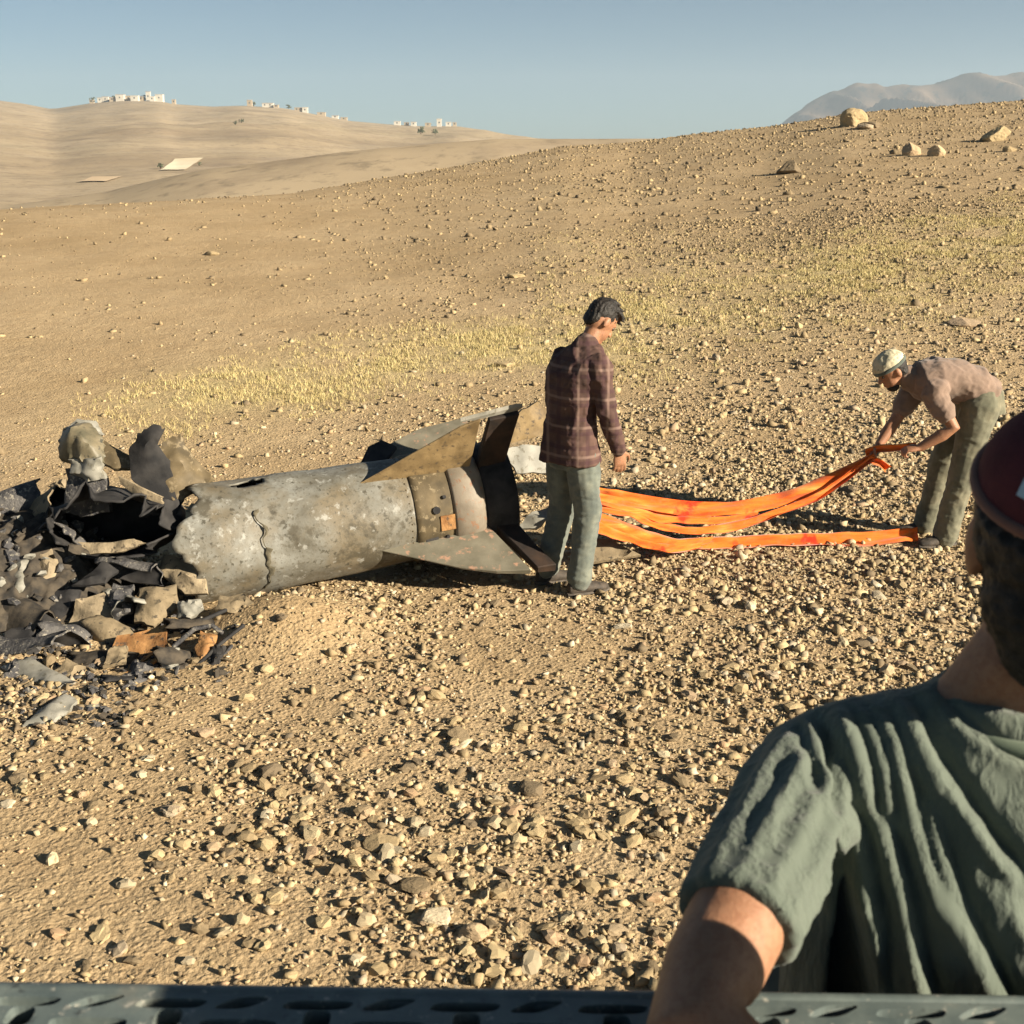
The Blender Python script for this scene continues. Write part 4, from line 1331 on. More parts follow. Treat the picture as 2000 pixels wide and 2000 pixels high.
# the hollow itself: a crushed barrel, open towards the camera
V, Fc = [], []
na, nb_ = 90, 12
c0, c1_ = at(215, 1030, 6.72), at(250, 1010, 7.25)
for j in range(nb_):
    t = j / (nb_ - 1)
    c = c0.lerp(c1_, t)
    for k in range(na):
        a = 2 * math.pi * k / na
        rx = 0.37 + 0.05 * float(vnoise(np.array([math.cos(a) * 2.4, math.sin(a) * 2.4, t * 2]), 15))
        rz_ = 0.185 + 0.05 * float(vnoise(np.array([math.cos(a) * 2.4, math.sin(a) * 2.4, t * 2 + 5]), 16))
        jz = (0.13 * float(vnoise(np.array([math.cos(a) * 5, math.sin(a) * 5, 9]), 2)) + 0.05 * float(vnoise(np.array([math.cos(a) * 14, math.sin(a) * 14, 9]), 2))) * max(0, 1 - t * 3)
        V.append(c + Vector((math.cos(a) * (rx + jz * 0.4), jz, math.sin(a) * (rz_ + jz * 0.4))))
for j in range(nb_ - 1):
    for k in range(na): Fc.append((j * na + k, (j + 1) * na + k, (j + 1) * na + (k + 1) % na, j * na + (k + 1) % na))
Fc.append(tuple((nb_ - 1) * na + k for k in range(na)))
ob = mobj('barrel', V, Fc, M_SOOT_SHADE, nose, True)
sm_ = ob.modifiers.new('wall', 'SOLIDIFY'); sm_.thickness = 0.012; sm_.offset = 0
plate('lip', [(150, 1058, 6.66), (205, 1060, 6.64), (262, 1052, 6.62), (285, 1060, 6.62), (240, 1078, 6.60), (175, 1082, 6.60)], 0.02, M_PALE, nose, 0.01, crumple=0.005, seed=10)

# loose torn fragments in front of the nose, each a thing of its own
FR = 'torn metal fragments heaped at the broken end'
frag = [
    ([(125, 1255, 6.35), (148, 1170, 6.45), (205, 1155, 6.5), (236, 1198, 6.42), (190, 1225, 6.38)], 0.015, M_PALE, 0.02, 'pale triangular sheet of torn metal, largest of the heap'),
    ([(308, 1120, 6.72), (322, 1085, 6.82), (402, 1095, 6.75), (406, 1160, 6.62), (360, 1158, 6.62)], 0.02, M_PALE, 0.03, 'pale squarish torn sheet leaning on the end of the missile tube'),
    ([(262, 1215, 6.35), (272, 1150, 6.5), (345, 1142, 6.55), (352, 1190, 6.45), (300, 1222, 6.35)], 0.03, M_TANP, 0.05, 'tan buckled panel in the middle of the fragments'),
    ([(345, 1205, 6.35), (348, 1176, 6.42), (392, 1170, 6.42), (398, 1190, 6.38), (372, 1208, 6.35)], 0.02, M_GREY, 0.02, 'small grey-white scrap under the pale squarish sheet'),
    ([(178, 1318, 5.95), (230, 1245, 6.2), (325, 1222, 6.25), (330, 1262, 6.12), (262, 1300, 5.98)], 0.018, M_RUST, -0.03, 'orange rusty curved plate lying at the front of the heap'),
    ([(312, 1275, 6.0), (352, 1268, 6.02), (350, 1310, 5.92), (332, 1345, 5.85), (318, 1320, 5.9)], 0.018, M_GREY, 0.015, 'upright grey shard right of the rusty plate'),
    ([(62, 1155, 6.55), (68, 1080, 6.75), (105, 1070, 6.78), (124, 1118, 6.68), (100, 1162, 6.55)], 0.05, M_PALE, 0.05, 'thick pale lump of torn casing beside the dark hollow'),
    ([(208, 1175, 6.45), (222, 1140, 6.55), (262, 1142, 6.55), (258, 1195, 6.42), (228, 1205, 6.40)], 0.03, M_CHAR, 0.03, 'dark grey bent scrap behind the pale triangular sheet'),
    ([(45, 1425, 5.25), (78, 1385, 5.42), (135, 1358, 5.55), (152, 1375, 5.48), (100, 1420, 5.27)], 0.018, M_GREY, 0.02, 'grey flat shard nearest the camera at lower left'),
    ([(10, 1220, 6.45), (2, 1165, 6.6), (40, 1140, 6.65), (58, 1190, 6.5)], 0.04, M_CHAR, 0.04, 'charred lump at the left frame edge'),
    ([(240, 1320, 5.85), (262, 1290, 5.95), (300, 1300, 5.92), (290, 1335, 5.82)], 0.03, M_CHAR, 0.02, 'charred flake under the rusty plate'),
    ([(380, 1265, 6.05), (392, 1235, 6.15), (425, 1240, 6.15), (418, 1290, 6.0), (390, 1300, 5.97)], 0.02, M_RUST, 0.02, 'small orange scrap right of the grey shard'),
    ([(402, 1310, 5.92), (415, 1265, 6.05), (440, 1260, 6.05), (430, 1305, 5.93)], 0.02, M_SOOT_SHADE, 0.02, 'small black scrap at the right edge of the heap'),
    ([(86, 1330, 5.8), (130, 1290, 5.95), (168, 1305, 5.92), (140, 1340, 5.8)], 0.02, M_TANP, 0.02, 'dusty tan scrap below the pale triangular sheet'),
    ([(100, 985, 7.4), (98, 945, 7.45), (125, 935, 7.45), (130, 985, 7.38)], 0.05, M_PALE, 0.04, 'small pale block left of the curved hood'),
    ([(560, 1192, 6.72), (548, 1168, 6.78), (580, 1165, 6.78), (602, 1215, 6.62), (590, 1222, 6.6)], 0.03, M_SOOT_SHADE, 0.01, 'black splinter sticking out under the missile tube'),
    ([(0, 1300, 6.05), (10, 1240, 6.2), (80, 1195, 6.4), (120, 1215, 6.35), (70, 1290, 6.08)], 0.02, M_SOOT_SHADE, 0.03, 'large black sheet put in for the shadow slanting across the left of the heap'),  # black sheet laid in as the shadow diagonal over the heap
    ([(60, 1215, 6.42), (120, 1150, 6.58), (165, 1135, 6.62), (150, 1180, 6.5), (95, 1230, 6.38)], 0.02, M_SOOT_SHADE, 0.03, 'black buckled sheet put in for the shadow behind the pale triangular sheet'),  # second black sheet continuing that painted shadow
    ([(18, 1170, 6.5), (30, 1095, 6.68), (62, 1080, 6.7), (78, 1130, 6.6), (60, 1178, 6.48)], 0.08, M_GREY, 0.05, 'bulky grey-tan chunk at the left frame edge beside the thick pale lump'),
    ([(0, 1130, 6.75), (4, 1050, 6.95), (40, 1030, 7.0), (58, 1080, 6.85), (30, 1130, 6.72)], 0.07, M_TANP, 0.06, 'dusty tan chunk high on the rubble heap at the left frame edge'),
    ([(2, 1330, 5.8), (30, 1285, 5.95), (72, 1290, 5.95), (60, 1335, 5.8)], 0.02, M_CHAR, 0.02, 'charred scrap low at the left frame edge'),
    ([(22, 1262, 6.15), (60, 1215, 6.3), (100, 1222, 6.3), (78, 1270, 6.12)], 0.02, M_CHAR, 0.03, 'black buckled sheet left of the pale triangular sheet'),
    ([(5, 1075, 7.0), (20, 1010, 7.15), (62, 1000, 7.15), (52, 1062, 7.0)], 0.03, M_CHAR, 0.03, 'charred sheet on top of the rubble heap at the frame edge'),
    ([(70, 1050, 7.0), (82, 985, 7.15), (112, 1000, 7.1), (108, 1060, 6.95)], 0.02, M_TANP, 0.02, 'tan strip standing between rubble heap and dark hollow'),
    ([(140, 1145, 6.5), (200, 1098, 6.62), (240, 1105, 6.62), (205, 1140, 6.52)], 0.02, M_SOOT_SHADE, 0.02, 'black sheet just under the hollow nose section'),
    ([(420, 1190, 6.4), (430, 1165, 6.5), (475, 1160, 6.52), (500, 1180, 6.45), (460, 1200, 6.38)], 0.02, M_TANP, 0.01, 'dusty tan sliver under the left end of the tube'),
    ([(200, 1300, 5.9), (215, 1268, 6.02), (250, 1262, 6.05), (246, 1296, 5.92)], 0.02, M_TANP, 0.02, 'small tan flake tucked behind the rusty plate'),
    ([(160, 1385, 5.45), (190, 1362, 5.55), (240, 1372, 5.52), (215, 1392, 5.42)], 0.012, M_GREY, 0.01, 'thin grey flake on the ground below the rusty plate'),
    ([(1005, 1032, 7.75), (1040, 1000, 7.85), (1078, 988, 7.88), (1075, 1012, 7.80), (1048, 1030, 7.75)], 0.02, M_GREY, 0.01, 'pale strip behind the legs of the standing man'),
    ([(1150, 1052, 7.62), (1190, 1052, 7.62), (1252, 1082, 7.5), (1150, 1100, 7.45)], 0.02, M_TANP, 0.01, 'tan plate on the ground right of the standing man\'s legs'),
]
for i, (p, th, m_, bl, lb) in enumerate(frag):
    plate('metal_fragment', p, th, m_, None, bl, 3, 0.010, 100 + i, lb, 'metal scrap', group=FR if i < 28 else None)

# heap of scorched rubble at the left edge
hp = at(40, 1180, 6.75)
heap = empty('rubble_heap', Vector((hp.x, hp.y, gz(hp.x, hp.y))))
tag(heap, 'heap of scorched black rubble left of the hollow nose section', 'rubble')
gx, gy = np.meshgrid(np.linspace(-1, 1, 120), np.linspace(-1, 1, 120))
rr = np.sqrt(gx ** 2 + gy ** 2)
hx = hp.x - 0.18 + gx * 0.85; hy = hp.y + 0.2 + gy * 0.75
hzv = ground_z(hx, hy) + np.clip(1 - rr ** 1.7, -0.1, 1) * 0.36 * (1 + 0.5 * n2(hx, hy, 4, 81)) + (0.08 * n2(hx, hy, 11, 82) + 0.045 * np.abs(n2(hx, hy, 26, 83))) * (rr < 1) - 0.02
link_mesh('mound', grid_mesh('mound', np.stack([hx, hy, hzv], -1), False), M_EARTHY, heap)
V, Fc = [], []
for k in range(120):
    a, q = random.uniform(0, 6.28), math.sqrt(random.random())
    ix, iy = int((math.cos(a) * q * 0.97 + 1) * 59.5), int((math.sin(a) * q * 0.97 + 1) * 59.5)
    c = np.array([hx[iy, ix], hy[iy, ix], hzv[iy, ix] + 0.01])
    s = random.uniform(0.012, 0.05)
    Fc += (IF + len(V)).tolist()
    V += ((SH1[k % 24] * np.array([1.3, 1, 0.6])) @ rotm(1, 0.6)[0].T * s + c).tolist()
o = mobj('chips', V, Fc, M_CHAR, heap); o['kind'] = 'stuff'
V, Fc = [], []
for k in range(70):
    a, q = random.uniform(0, 6.28), math.sqrt(random.random())
    ix, iy = int((math.cos(a) * q * 0.97 + 1) * 59.5), int((math.sin(a) * q * 0.97 + 1) * 59.5)
    c = np.array([hx[iy, ix], hy[iy, ix], hzv[iy, ix] + 0.02])
    s = random.uniform(0.01, 0.035)
    Fc += (IF + len(V)).tolist()
    V += ((SH1[k % 24] * np.array([1.3, 1, 0.6])) @ rotm(1, 0.6)[0].T * s + c).tolist()
o = mobj('pale_chips', V, Fc, M_GREY, heap); o['kind'] = 'stuff'
V, Fc = [], []
for k in range(120):
    a, q = random.uniform(0, 6.28), math.sqrt(random.random())
    ix, iy = int((math.cos(a) * q * 0.97 + 1) * 59.5), int((math.sin(a) * q * 0.97 + 1) * 59.5)
    c = np.array([hx[iy, ix], hy[iy, ix], hzv[iy, ix] + 0.02])
    s = random.uniform(0.012, 0.05)
    Fc += (CF + len(V)).tolist()
    V += ((SHC[k % 40] * np.array([1.5, 1, 0.4])) @ rotm(1, 0.7)[0].T * s + c).tolist()
o = mobj('brown_chips', V, Fc, M_EARTHY, heap); o['kind'] = 'stuff'
# scattered scorched scraps in front of the wreck
V, Fc = [], []
for k in range(620):
    px_, py_ = random.gauss(170, 130), random.uniform(1190, 1420)
    if px_ < -60 or px_ > 470 or (py_ > 1350 and px_ > 260): continue
    p = gpt(px_, py_)
    s = random.uniform(0.006, 0.026)
    Fc += (IF + len(V)).tolist()
    V += ((SH1[k % 24] * np.array([1.5, 1, 0.5])) @ rotm(1, 0.5)[0].T * s + np.array([p.x, p.y, p.z + s * 0.25])).tolist()
o = mobj('scorched_scraps', V, Fc, M_EARTHY); tag(o, kind='stuff')
o.data.materials.append(M_CHAR); o.data.materials.append(M_TANP)
o.data.polygons.foreach_set('material_index', np.repeat(rng.choice(3, len(Fc) // 20, p=[0.45, 0.4, 0.15]), 20).astype(np.int32))
# curled torn skins of the nose, each a thing of its own
def curl(px, py, y, ln_, r, arc, yaw, pitch, roll, mat, label, seed):
    rg = random.Random(seed)
    na, ns = 18, 12
    M3 = Matrix.Rotation(yaw, 3, 'Z') @ Matrix.Rotation(pitch, 3, 'Y') @ Matrix.Rotation(roll, 3, 'X')
    c = at(px, py, y)
    pts = [[], []]
    for i in range(ns):
        for k in range(na):
            t, q = i / (ns - 1), k / (na - 1)
            e = 0.16 * float(vnoise(np.array([q * 4, seed, 0.5]), 3)) + 0.07 * float(vnoise(np.array([q * 11, seed, 0.5]), 4))
            e2 = 0.13 * float(vnoise(np.array([t * 4, seed, 7.5]), 5)) + 0.06 * float(vnoise(np.array([t * 10, seed, 7.5]), 6))
            xx = (t - 0.5) * ln_ * (1 + e * (1 if t > 0.5 else -1) * 2)
            aa = (q - 0.5) * arc * (1 + e2)
            rr_ = r * (1 + 0.18 * float(vnoise(np.array([t * 2.5, q * 3, seed]), 8)) + 0.07 * float(vnoise(np.array([t * 7, q * 7, seed]), 9)) - 0.25 * abs(q - 0.5))
            for s_, off in ((0, 0.0), (1, -0.012)):
                pts[s_].append(M3 @ Vector((xx, math.sin(aa) * (rr_ + off), math.cos(aa) * (rr_ + off) - r * 0.5)))
    V = pts[0] + pts[1]
    N = ns * na
    Fc, mi = [], []
    for i in range(ns - 1):
        for k in range(na - 1):
            a, b, cc_, d = i * na + k, i * na + k + 1, (i + 1) * na + k + 1, (i + 1) * na + k
            Fc.append((a, d, cc_, b)); mi.append(0)
            Fc.append((a + N, b + N, cc_ + N, d + N)); mi.append(1)
    for i in range(ns - 1):
        for k in (0, na - 1):
            a, d = i * na + k, (i + 1) * na + k
            Fc.append((a, a + N, d + N, d)); mi.append(0)
    for k in range(na - 1):
        for i in (0, ns - 1):
            a, b = i * na + k, i * na + k + 1
            Fc.append((a, b, b + N, a + N)); mi.append(0)
    o = mobj('curled_sheet', V, Fc, mat, None, True)
    o.data.materials.append(M_SOOT_SHADE)
    o.data.polygons.foreach_set('material_index', mi)
    o.location = c
    tag(o, label, 'metal scrap', FR)
for i, a_ in enumerate([
    (30, 1115, 6.95, 0.42, 0.20, 2.6, 0.3, 0.25, -0.5, M_CHAR, 'large charred curled sheet on the rubble at the left frame edge'),
    (60, 1030, 7.15, 0.34, 0.14, 2.2, 1.1, -0.3, 0.4, M_EARTHY, 'brown curled sheet crowning the left rubble heap'),
    (110, 1110, 6.80, 0.36, 0.12, 2.4, -0.5, 0.5, -0.3, M_CHAR, 'charred half-tube leaning against the dark hollow from the left'),
    (150, 1240, 6.30, 0.40, 0.11, 2.3, 0.5, 0.2, 0.5, M_CHAR, 'charred half-tube right under the pale triangular sheet'),
    (55, 1270, 6.15, 0.38, 0.13, 2.5, -0.2, -0.2, -0.6, M_CHAR, 'charred rolled sheet at lower left under the black sheet'),
    (290, 1190, 6.50, 0.36, 0.13, 2.5, 0.9, 0.35, -0.8, M_GREY, 'grey rolled sheet between tan panel and dark hollow'),
    (255, 1110, 6.66, 0.34, 0.10, 2.8, -0.2, 0.1, -0.9, M_CHAR, 'charred rolled strip just under the pale lip of the hollow'),
    (345, 1285, 6.00, 0.26, 0.08, 2.3, 0.7, 0.5, 0.3, M_EARTHY, 'small brown curl beside the upright grey shard'),
    (205, 1290, 6.05, 0.34, 0.10, 2.2, 0.1, 0.0, 0.2, M_EARTHY, 'brown half-tube lying behind the orange rusty plate'),
    (255, 1335, 5.82, 0.30, 0.08, 2.4, 0.3, 0.1, -0.9, M_SOOT_SHADE, 'black rolled sheet in the shade of the rusty plate'),
    (95, 1330, 5.85, 0.30, 0.09, 2.4, -0.6, 0.1, -0.4, M_GREY, 'grey curl on the ground left of the rusty plate'),
    (15, 1065, 7.05, 0.40, 0.16, 2.4, 0.8, 0.5, 0.9, M_GREY, 'grey dusty curl standing on the rubble heap at the left frame edge'),
    (75, 1000, 7.20, 0.30, 0.12, 2.3, -0.4, -0.5, 0.2, M_TANP, 'tan curl behind the rubble heap, nearest the pale block'),
    (85, 1165, 6.62, 0.36, 0.14, 2.2, 0.2, 0.3, 0.8, M_TANP, 'dusty tan half-tube under the thick pale lump'),
    (25, 1205, 6.45, 0.40, 0.15, 2.6, -0.7, 0.2, 0.3, M_EARTHY, 'brown rolled sheet at the foot of the rubble heap'),
    (130, 1060, 6.95, 0.30, 0.10, 2.5, 1.3, 0.6, -0.2, M_CHAR, 'charred upright curl at the left rim of the hollow'),
    (215, 1235, 6.30, 0.26, 0.09, 2.3, -0.3, 0.4, 0.6, M_TANP, 'dusty tan curl above the orange rusty plate'),
    (365, 1225, 6.25, 0.24, 0.08, 2.4, 0.4, 0.2, -0.5, M_EARTHY, 'brown curl between the wires and the tube end'),
    (5, 985, 7.25, 0.34, 0.13, 2.2, 0.5, -0.2, 0.1, M_CHAR, 'charred curl at the top left end of the rubble heap'),
    (330, 975, 7.00, 0.30, 0.11, 2.3, 1.2, -0.7, 0.2, M_SOOT_SHADE, 'black curl rising at the torn edge of the tube'),
]):
    big = 1.35 if a_[0] < 140 else 1.0
    curl(*a_[:3], a_[3] * big, a_[4] * big, *a_[5:], i + 3)
# bent wires sticking out of the heap
def wire(pts, r, mat, label):
    W = [at(*p) for p in pts]
    base = Vector((W[0].x, W[0].y, min(q.z for q in W)))
    P = Parts(); P.limb([q - base for q in W], [r] * len(W), 7)
    o = mobj('bent_wire', P.v, P.f, mat, None, True); o.location = base
    tag(o, label, 'wire', 'bent wires in the heap')
wire([(355, 1235, 6.2), (395, 1212, 6.28), (440, 1192, 6.35)], 0.012, M_SOOT_SHADE, 'long black wire rising right under the pale squarish sheet')
wire([(385, 1300, 5.95), (425, 1262, 6.05), (475, 1222, 6.2)], 0.011, M_SOOT_SHADE, 'black wire pointing up towards the soil mound')
wire([(400, 1330, 5.9), (432, 1288, 6.0), (452, 1262, 6.08)], 0.010, M_CHAR, 'short charred wire lowest at the right edge of the heap')
wire([(340, 1262, 6.08), (380, 1228, 6.18), (415, 1222, 6.2), (432, 1235, 6.18)], 0.014, M_CHAR, 'thick hooked wire between rusty plate and soil mound')
wire([(172, 1330, 5.88), (235, 1322, 5.87), (290, 1300, 5.93), (330, 1268, 6.02)], 0.014, M_RUST, 'orange rim rod along the lower edge of rusty plate')

# ------------------------------------------------------------------ the orange straps
def strap_material():
    m = MB('orange_webbing')
    mpg = m.n('ShaderNodeMapping'); mpg.inputs['Scale'].default_value = (0.5, 1.5, 4.0); m.l(m.tc.outputs['Object'], mpg.inputs['Vector'])
    col = m.ramp(m.noise(5, 5, 0.6, vec=mpg.outputs[0]), [(0.34, (0.50, 0.075, 0.010)), (0.47, (0.60, 0.12, 0.014)), (0.60, (0.68, 0.165, 0.024)), (0.72, (0.76, 0.28, 0.065))])
    col = m.mix(m.ramp(m.noise(4.2, 4, 0.55), [(0.62, G3(0)), (0.68, G3(0.9))]), col, (0.45, 0.02, 0.008))
    col = m.mix(m.ramp(m.noise(16, 6, 0.7), [(0.52, G3(0)), (0.70, G3(0.45))]), col, (0.34, 0.17, 0.07))
    m.color(col)
    m.set(0.9, 0.1)
    m.b.inputs['Sheen Weight'].default_value = 0.2
    m.bump(m.noise(90, 3), 0.3, 0.004)
    return m.m
M_STRAP = strap_material()
def catmull(pts, n):
    out = []
    m = len(pts)
    for i in range(m - 1):
        p0, p1, p2, p3 = pts[max(i - 1, 0)], pts[i], pts[i + 1], pts[min(i + 2, m - 1)]
        for k in range(n):
            t = k / n
            out.append(0.5 * ((2 * p1) + (p2 - p0) * t + (2 * p0 - 5 * p1 + 4 * p2 - p3) * t * t + (3 * p1 - p0 - 3 * p2 + p3) * t ** 3))
    out.append(pts[-1])
    return out
strap = empty('orange_strap', gpt(1400, 1060))
tag(strap, 'bundle of orange webbing straps stretched from the wreck to the bending man\'s hands', 'strap')
def ribbon(name, top, bot, n=14, nw=7, seed=0, th=0.004):
    T = catmull([at(*p) for p in top], n); B = catmull([at(*p) for p in bot], n)
    m = min(len(T), len(B))
    V, Fc = [], []
    for i in range(m):
        d = (T[min(i + 1, m - 1)] - T[max(i - 1, 0)]).normalized()
        wv = (B[i] - T[i]) * (1 + 0.30 * float(vnoise(np.array([i * 0.17, seed, 1.5]), 12)))
        wv = wv + d.cross(wv) * 0.45 * float(vnoise(np.array([i * 0.11, seed, 4.5]), 13))
        nr = d.cross(wv).normalized()
        if nr.y > 0: nr = -nr
        for side in (0, 1):
            for j in range(nw):
                t = j / (nw - 1)
                q = 0.020 * math.sin(t * math.pi * 2.0 + seed + i * 0.06) + 0.010 * float(vnoise(np.array([i * 0.22, t * 3, seed]), 3))
                V.append(T[i] + wv * t + nr * (q - th * side))
    for i in range(m - 1):
        for j in range(nw - 1):
            a = i * 2 * nw + j; b = (i + 1) * 2 * nw + j
            Fc.append((a, b, b + 1, a + 1)); a += nw; b += nw
            Fc.append((a, a + 1, b + 1, b))
        for j0 in (0, nw - 1):
            a = i * 2 * nw + j0; b = (i + 1) * 2 * nw + j0
            Fc.append((a, a + nw, b + nw, b))
    return mobj(name, V, Fc, M_STRAP, strap, True)
ribbon('strap_band', [(1150, 948, 7.75), (1200, 958, 7.76), (1300, 974, 7.8), (1400, 980, 7.85), (1500, 968, 7.92), (1600, 935, 7.98), (1712, 880, 8.0)],
       [(1150, 985, 7.68), (1200, 988, 7.69), (1300, 1002, 7.74), (1400, 1004, 7.8), (1500, 992, 7.88), (1600, 962, 7.95), (1712, 893, 7.98)], seed=1)
ribbon('strap_band', [(1150, 975, 7.66), (1210, 990, 7.66), (1280, 1014, 7.7), (1350, 1026, 7.74), (1430, 1018, 7.8), (1510, 996, 7.87), (1610, 955, 7.93), (1712, 884, 7.96)],
       [(1150, 1000, 7.60), (1210, 1008, 7.60), (1280, 1030, 7.66), (1350, 1040, 7.7), (1430, 1036, 7.76), (1510, 1012, 7.84), (1610, 968, 7.91), (1712, 896, 7.94)], seed=2.2)
ribbon('strap_band', [(1150, 992, 7.60), (1210, 1012, 7.60), (1270, 1034, 7.62), (1330, 1050, 7.68), (1392, 1048, 7.78)],
       [(1150, 1018, 7.52), (1210, 1042, 7.52), (1270, 1066, 7.56), (1330, 1072, 7.62), (1392, 1058, 7.76)], seed=3.1)
ribbon('strap_band', [(1150, 1005, 7.52), (1200, 1030, 7.52), (1250, 1052, 7.54), (1310, 1066, 7.6), (1370, 1062, 7.7)],
       [(1150, 1030, 7.46), (1200, 1050, 7.46), (1250, 1068, 7.5), (1310, 1080, 7.56), (1370, 1074, 7.66)], seed=4.7)
ribbon('strap_band', [(1360, 1048, 7.86), (1440, 1046, 7.90), (1540, 1044, 7.94), (1660, 1042, 7.95), (1760, 1034, 7.96), (1792, 1030, 7.96)],
       [(1360, 1070, 7.80), (1440, 1070, 7.83), (1540, 1070, 7.86), (1660, 1068, 7.88), (1760, 1062, 7.90), (1792, 1058, 7.90)], seed=5.2)
ribbon('strap_band', [(1150, 962, 7.70), (1230, 976, 7.72), (1320, 1002, 7.78), (1400, 1006, 7.84), (1480, 996, 7.9)], [(1150, 986, 7.64), (1230, 1002, 7.66), (1320, 1020, 7.72), (1400, 1020, 7.8), (1480, 1008, 7.87)], seed=8.3)
h0, h1 = HANDS
ribbon('strap_band', [(1690, 876, 8.0), (1720, 868, 7.97), (1755, 868, 7.92), (1790, 864, 7.87)], [(1690, 893, 7.98), (1720, 884, 7.95), (1755, 882, 7.90), (1790, 880, 7.85)], seed=6, n=8)
ribbon('strap_end', [(1698, 888, 7.96), (1718, 896, 7.95), (1738, 912, 7.94)], [(1694, 900, 7.95), (1710, 910, 7.93), (1726, 924, 7.92)], seed=7, n=8)

# ------------------------------------------------------------------ the man in the foreground
def front_man():
    cx, cy = 0.50, 1.10
    root = empty('person', Vector((cx, cy, 1.55)))
    tag(root, 'man in a green t-shirt and dark cap seen from behind at the right edge', 'person')
    V3 = Vector
    X_ = lambda v: V3((v, 0, 0)); Y_ = lambda v: V3((0, v, 0)); Z_ = lambda v: V3((0, 0, v))
    shL, elL = V3((0.298, 1.10, 2.004)), V3((0.142, 0.835, 1.930))
    wrL = V3((0.30, 0.74, 1.80))
    shR, elR, wrR = V3((0.725, 1.10, 2.025)), V3((0.79, 1.12, 1.74)), V3((0.68, 1.34, 1.66))
    hd = V3((0.508, 1.075, 2.266))
    P = Parts()
    tors = [(V3((cx, cy + 0.02, 1.50)), X_(0.15), Y_(0.08)), (V3((cx, cy + 0.02, 1.70)), X_(0.12), Y_(0.055)), (V3((cx, cy + 0.02, 1.88)), X_(0.13), Y_(0.058)), (V3((cx, cy + 0.015, 1.99)), X_(0.165), Y_(0.075)), (V3((cx, cy + 0.01, 2.045)), X_(0.12), Y_(0.06)), (V3((cx, cy, 2.08)), X_(0.07), Y_(0.055))]
    P.loft(tors, 24)
    P.limb([V3((cx, cy, 2.04)), V3((cx + 0.006, cy - 0.008, 2.12)), V3((cx + 0.010, cy - 0.012, 2.19)), hd + V3((0.004, 0, -0.02))], [0.068, 0.058, 0.057, 0.060], 18)
    for k in (-1, 1):   # slope of the neck muscle
        P.limb([V3((cx + k * 0.02, cy - 0.01, 2.13)), V3((cx + k * 0.06, cy, 2.078)), V3((cx + k * 0.10, cy, 2.055))], [0.045, 0.034, 0.026], 12)
    head(P, hd, V3((0.30, 1, -0.06)), V3((0, 0.06, 1)), 0.99)
    P.limb([shL, shL.lerp(elL, 0.35), shL.lerp(elL, 0.62), shL.lerp(elL, 0.85), elL, elL.lerp(wrL, 0.35), wrL], [0.046, 0.044, 0.044, 0.042, 0.040, 0.042, 0.029], 20)
    P.limb([shR, shR.lerp(elR, 0.5), elR, elR.lerp(wrR, 0.35), wrR], [0.06, 0.054, 0.045, 0.045, 0.03], 16)
    hand(P, wrL, (wrL - elL).normalized() + V3((0.3, 0, -0.3)), V3((0, 0.3, -1)), V3((0.2, 1, 0)), 0.7)
    hand(P, wrR, (wrR - elR).normalized(), V3((-1, 0, -0.5)), V3((0, 0.3, 1)), 0.7)
    for k in (-1, 1):
        P.limb([V3((cx + k * 0.09, cy, 1.50)), V3((cx + k * 0.13, cy + 0.40, 1.52)), V3((cx + k * 0.12, cy + 0.42, 1.10))], [0.085, 0.06, 0.045], 14)
    bm_ = P.union('body', 0.006, 4)
    link_mesh('body', bm_, skin_material('foreground_skin', (0.30, 0.155, 0.088)), root)
    # cropped hair over the back of the skull
    f, u, l = V3((0.30, 1, -0.06)).normalized(), V3((0, 0.06, 1)).normalized(), V3((-1, 0.30, 0)).normalized()
    h = Parts()
    h.ell(hd - f * 0.014 + u * 0.010, f * 0.094, l * 0.083, u * 0.104, 22, 14)
    h.ell(hd - f * 0.036 - u * 0.060, f * 0.060, l * 0.073, u * 0.060, 18, 12)
    h.ell(hd - f * 0.040 - u * 0.095, f * 0.045, l * 0.056, u * 0.050, 18, 12)
    hm = h.union('hair', 0.005, 2)
    # soft cap with its rim slanting down to the back
    tilt = (u - f * 0.40 + l * 0.04).normalized()
    fa = (f - tilt * f.dot(tilt)).normalized(); la = tilt.cross(fa)
    cc = hd + u * 0.042 - f * 0.004
    cp = Parts()
    cp.ell(cc, fa * 0.100, la * 0.082, tilt * 0.074, 28, 16)
    cm = cp.union('cap', 0.005, 2)
    co, nn = get_co(cm)
    hh = (co - np.array(cc)) @ np.array(tilt)
    co = co + np.maximum(0.0 - hh, 0)[:, None] * np.array(tilt)
    set_co(cm, co)
    ch, hn = get_co(hm)                     # the hair stays under the cap
    rl = ch - np.array(cc)
    qa, qb, qc = rl @ np.array(fa) / 0.100, rl @ np.array(la) / 0.082, rl @ np.array(tilt) / 0.074
    qn = np.sqrt(qa ** 2 + qb ** 2 + qc ** 2)
    over = (qc > -0.05) & (qn > 0.93)
    ch = np.where(over[:, None], np.array(cc) + rl * (0.93 / np.maximum(qn, 1e-6))[:, None], ch)
    set_co(hm, ch)
    low = np.clip(-(qc + 0.05) * 4, 0, 1)
    ch, hn = get_co(hm)
    ch = ch + hn * (0.005 * low * (0.4 - np.abs(fbm(ch * np.array([90, 90, 60]), 3, 3)) * 2))[:, None]
    set_co(hm, ch)
    link_mesh('hair', hm, M_HAIR, root)
    m = MB('maroon_cap')
    col = m.ramp(m.noise(20, 4), [(0.35, (0.045, 0.012, 0.016)), (0.65, (0.075, 0.019, 0.024))])
    m.color(col); m.set(0.9, 0.2); m.bump(m.noise(300, 3), 0.4, 0.003)
    link_mesh('cap', cm, m.m, root)
    rim = Parts()
